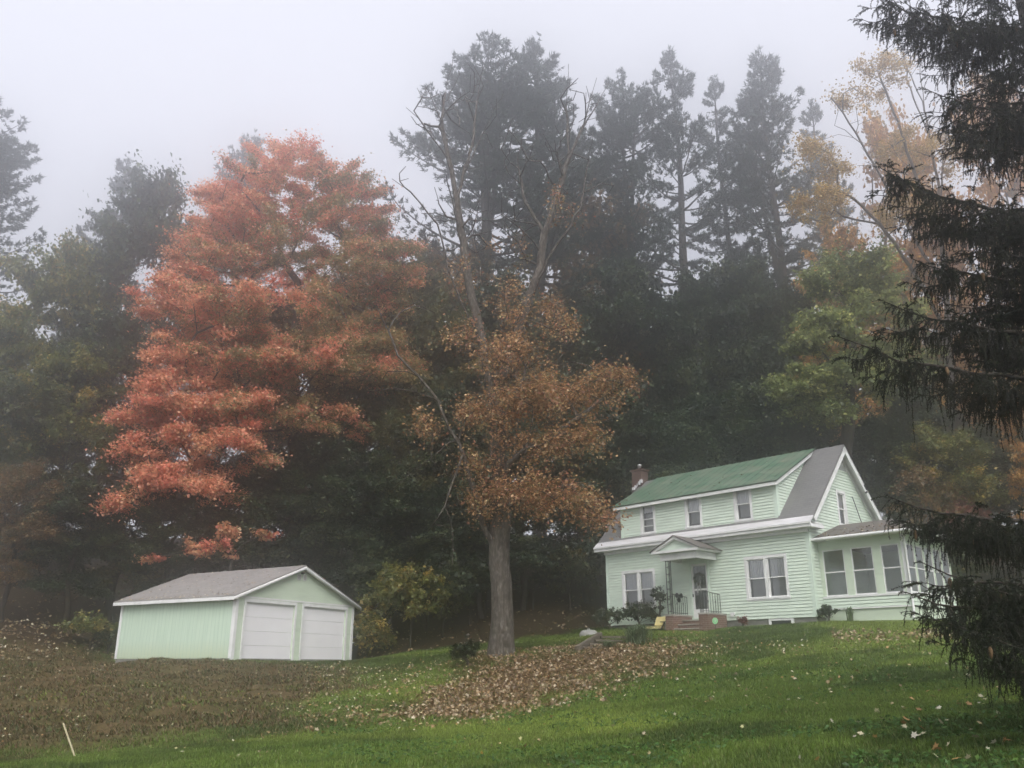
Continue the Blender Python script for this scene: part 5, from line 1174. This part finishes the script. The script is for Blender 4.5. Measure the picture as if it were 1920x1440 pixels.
def area(n, poly_px, size, cols, dz=.04, tilt=.5, wts=None):
    pl = np.array([hit(*p) for p in poly_px]); a_, b_ = pl.min(0), pl.max(0); x, y = in_rect(n * 3, a_[0], b_[0], a_[1], b_[1], r)
    k = (sdf(pl, x, y) < 0) & clear(x, y) & (r.random(len(x)) < .25 + fbm(x * .7, y * .7, 44)); x, y = x[k][:n], y[k][:n]
    litter(L, x, y, gtop(x, y) + dz + .02 * r.random(len(x)), size, cols, r, tilt, wts)
area(750, ((-60, 1250), (640, 1246), (600, 1330), (-60, 1410)), .075, PALE + LIT[:3], .07, .5)
area(750, ((560, 1245), (900, 1236), (830, 1345), (560, 1360)), .085, PALE, .05, .5)
area(750, ((1130, 1210), (1900, 1192), (1900, 1216), (1150, 1230)), .095, PALE + LIT[:2], .05, .5)
area(260, ((1050, 1235), (1900, 1215), (1900, 1330), (1000, 1335)), .09, PALE + LIT[:3], .04, .5)
area(70, ((300, 1390), (1000, 1340), (1900, 1320), (1900, 1438), (300, 1438)), .085, PALE + LIT[:3], .04, .5)
area(420, ((1560, 1180), (1790, 1182), (1790, 1200), (1560, 1205)), .12, LIT, .05, .6)
area(900, ((-60, 1160), (210, 1195), (212, 1240), (-60, 1250)), .13, LIT + PALE[:3], .06, .5)
area(60, ((1700, 1300), (1918, 1270), (1918, 1432), (1500, 1432)), .12, PALE, .05, .6)
x, y = in_rect(5200, -38, 34, 38, 54, r); k = (zones(x, y)[2] > .5) & clear(x, y); x, y = x[k], y[k]; litter(L, x, y, gtop(x, y) + .04, .15, LIT, r, .5)
for (px, py, s_, c_) in ((1755, 1408, .15, (.50, .30, .14)), (1890, 1396, .17, (.55, .27, .10)), (1603, 1393, .13, (.5, .44, .36)), (1853, 1412, .12, (.6, .56, .44)), (1821, 1376, .13, (.6, .55, .42)), (1837, 1327, .13, (.6, .55, .48)), (1703, 1315, .13, (.55, .4, .12)), (1171, 1365, .14, (.62, .58, .36)), (1150, 1369, .13, (.55, .55, .3)), (985, 1404, .13, (.3, .13, .06)), (903, 1418, .13, (.55, .3, .07)), (1208, 1384, .12, (.55, .45, .3)), (1385, 1292, .14, (.3, .12, .06)), (1500, 1426, .12, (.6, .55, .45)), (1632, 1388, .11, (.45, .42, .3)), (1755, 1426, .12, (.55, .5, .38))):
    h_ = hit(px, py); litter(L, h_[:1], h_[1:], gtop(h_[:1], h_[1:]) + .06, s_ * .72, [tuple(v * .85 for v in c_)], r, .8)
tag(L.build("fallen_leaves", M['litter']), kind='stuff')
# leaves caught on the roofs
L = Acc(); n = 420; u, v = r.random(n), r.random(n) ** 1.3; v[:120] = r.random(120) * .08
x = -oe + v * (GWd / 2 + oe); yy = -.15 + u * (GD + .3); z = zE + v * (GA + .1 - zE) + .012; P = GAR_P + x[:, None] * GX + yy[:, None] * GY + z[:, None] * np.array([0, 0, 1.])
sl = math.atan2(GA + .1 - zE, GWd / 2 + oe); nr = -GX * math.sin(sl) + np.array([0, 0, math.cos(sl)])
litter(L, P[:, 0], P[:, 1], P[:, 2], .085, LIT + PALE[:2], r, .25, nrm=nr)
n = 200; u, v = r.random(n), np.abs(r.normal(size=n)) * .3; v = np.minimum(v, .9); x = .1 + u * (gx1 - .3) * (1 - v * .6); yy = gy0 + v * (ry - gy0); z = rz0 + v * (rz1 - rz0) + .012; P = HOUSE_P + x[:, None] * HX + yy[:, None] * HY + z[:, None] * np.array([0, 0, 1.])
litter(L, P[:, 0], P[:, 1], P[:, 2], .09, LIT, r, .4)
n = 60; u, v = r.random(n), r.random(n); x = DX0 + u * (DX1 - DX0); yy = dp + v * (RIDGE_Y - dp); z = DZ1 + .03 + yy * SL + .008; P = HOUSE_P + x[:, None] * HX + yy[:, None] * HY + z[:, None] * np.array([0, 0, 1.])
litter(L, P[:, 0], P[:, 1], P[:, 2], .09, PALE + LIT[:1], r, .3)
tag(L.build("roof_leaves", M['litter']), kind='stuff')

# ------------------------------------------------------------------ grass
r = rng_(400); Y = np.concatenate([r.uniform(8, 20, 420000), r.uniform(18, 42, 330000)]); X = r.uniform(-1, 1, len(Y)) * (Y * .68 + 1.2)
pz, bz, wz = zones(X, Y); k = clear(X, Y, .02) & (wz < .5 + .3 * r.random(len(X))) & (r.random(len(X)) > pz * .8) & (r.random(len(X)) > bz * .75 * sstep(.5, .62, fbm((X * .7 + Y * .35) * 1.1, (Y - X * .25) * 3.0, 51)))
X, Y, pz, bz = X[k], Y[k], pz[k], bz[k]; n = len(X); Z = gtop(X, Y)
patch = fbm(X * .55, Y * .9, 31); rough = sstep(.45, .7, fbm(X * .9, Y * 1.4, 33))
long_ = bz * (.35 + rough); h = (.045 + .035 * r.random(n)) * (1 + .5 * (patch - .5)) + long_ * .055 * r.random(n)
wd = np.where(Y < 14, .0075, np.where(Y < 22, .011, .017)) * (1 + .5 * bz)
c = lawn_col(X, Y) * r.uniform(.55, 1.5, (n, 1)); dead = pal_pick(((.21, .135, .075), (.15, .09, .052), (.12, .105, .046), (.08, .085, .033), (.26, .195, .115)), (3, 3, 3, 3, 1.5), n, r) * r.uniform(.6, 1.3, (n, 1))
isd = r.random(n) < bz * (.9 - .35 * sstep(.5, .75, fbm(X * .45, Y * .6, 35))); c = np.where(isd[:, None], dead, c)
straw = r.random(n) < .035; c[straw] = np.array((.22, .19, .08)) * r.uniform(.7, 1.2, (straw.sum(), 1))
az = r.random(n) * 6.283; lean = r.uniform(.1, .7, n) + .6 * bz * r.random(n); d = np.stack([np.cos(az), np.sin(az), 0 * az], 1); d[:, 1] -= .6 * bz
p = np.stack([X, Y, Z - .01], 1); s = np.stack([-np.sin(az), np.cos(az), 0 * az], 1) * wd[:, None]
tipv = p + d * (h * lean)[:, None] + np.array([0, 0, 1.]) * h[:, None]
V = np.stack([p - s, p + s, tipv], 1).reshape(-1, 3); g = Acc(); g.add(V, np.arange(3 * n).reshape(-1, 3), np.clip(c, .004, .6))
# clover and dandelion leaves among the near grass
m = 26000; y = r.uniform(8.5, 24, m); x = r.uniform(-.3, 1, m) * (y * .66 + 1); w_ = fbm(x * .7, y * .8, 37); k = (r.random(m) < sstep(.42, .62, w_)) & (zones(x, y)[0] < .3) & clear(x, y); x, y = x[k], y[k]; m = len(x)
z = gtop(x, y) + .025 + .03 * r.random(m); P = np.stack([x, y, z], 1); nn = unit(np.array([0, -.2, 1.]) + r.normal(size=(m, 3)) * .45); a_ = unit(np.cross(nn, r.normal(size=(m, 3)))); b_ = np.cross(nn, a_); L_ = r.uniform(.025, .05, (m, 1))
V = np.stack([P - a_ * L_, P + b_ * L_ * .5, P + a_ * L_, P - b_ * L_ * .5], 1).reshape(-1, 3)
g.add(V, np.arange(4 * m).reshape(-1, 4), pal_pick(((.05, .12, .025), (.035, .085, .02), (.08, .15, .03)), (3, 3, 1.5), m, r) * r.uniform(.7, 1.3, (m, 1)))
tag(g.build("grass", M['grass']), kind='stuff')

# ------------------------------------------------------------------ haze: even fog round the whole place
def haze():
    m, t = new_mat("haze"); o = N(t, "ShaderNodeOutputMaterial"); v = N(t, "ShaderNodeVolumePrincipled")
    v.inputs["Color"].default_value = (.985, .985, 1, 1); v.inputs["Density"].default_value = HAZE; v.inputs["Anisotropy"].default_value = .92
    t.links.new(v.outputs[0], o.inputs["Volume"])
    h = Acc(); h.box((-120, -35, -3), (120, 135, 64)); return tag(h.build("haze", m), kind='stuff')
haze()
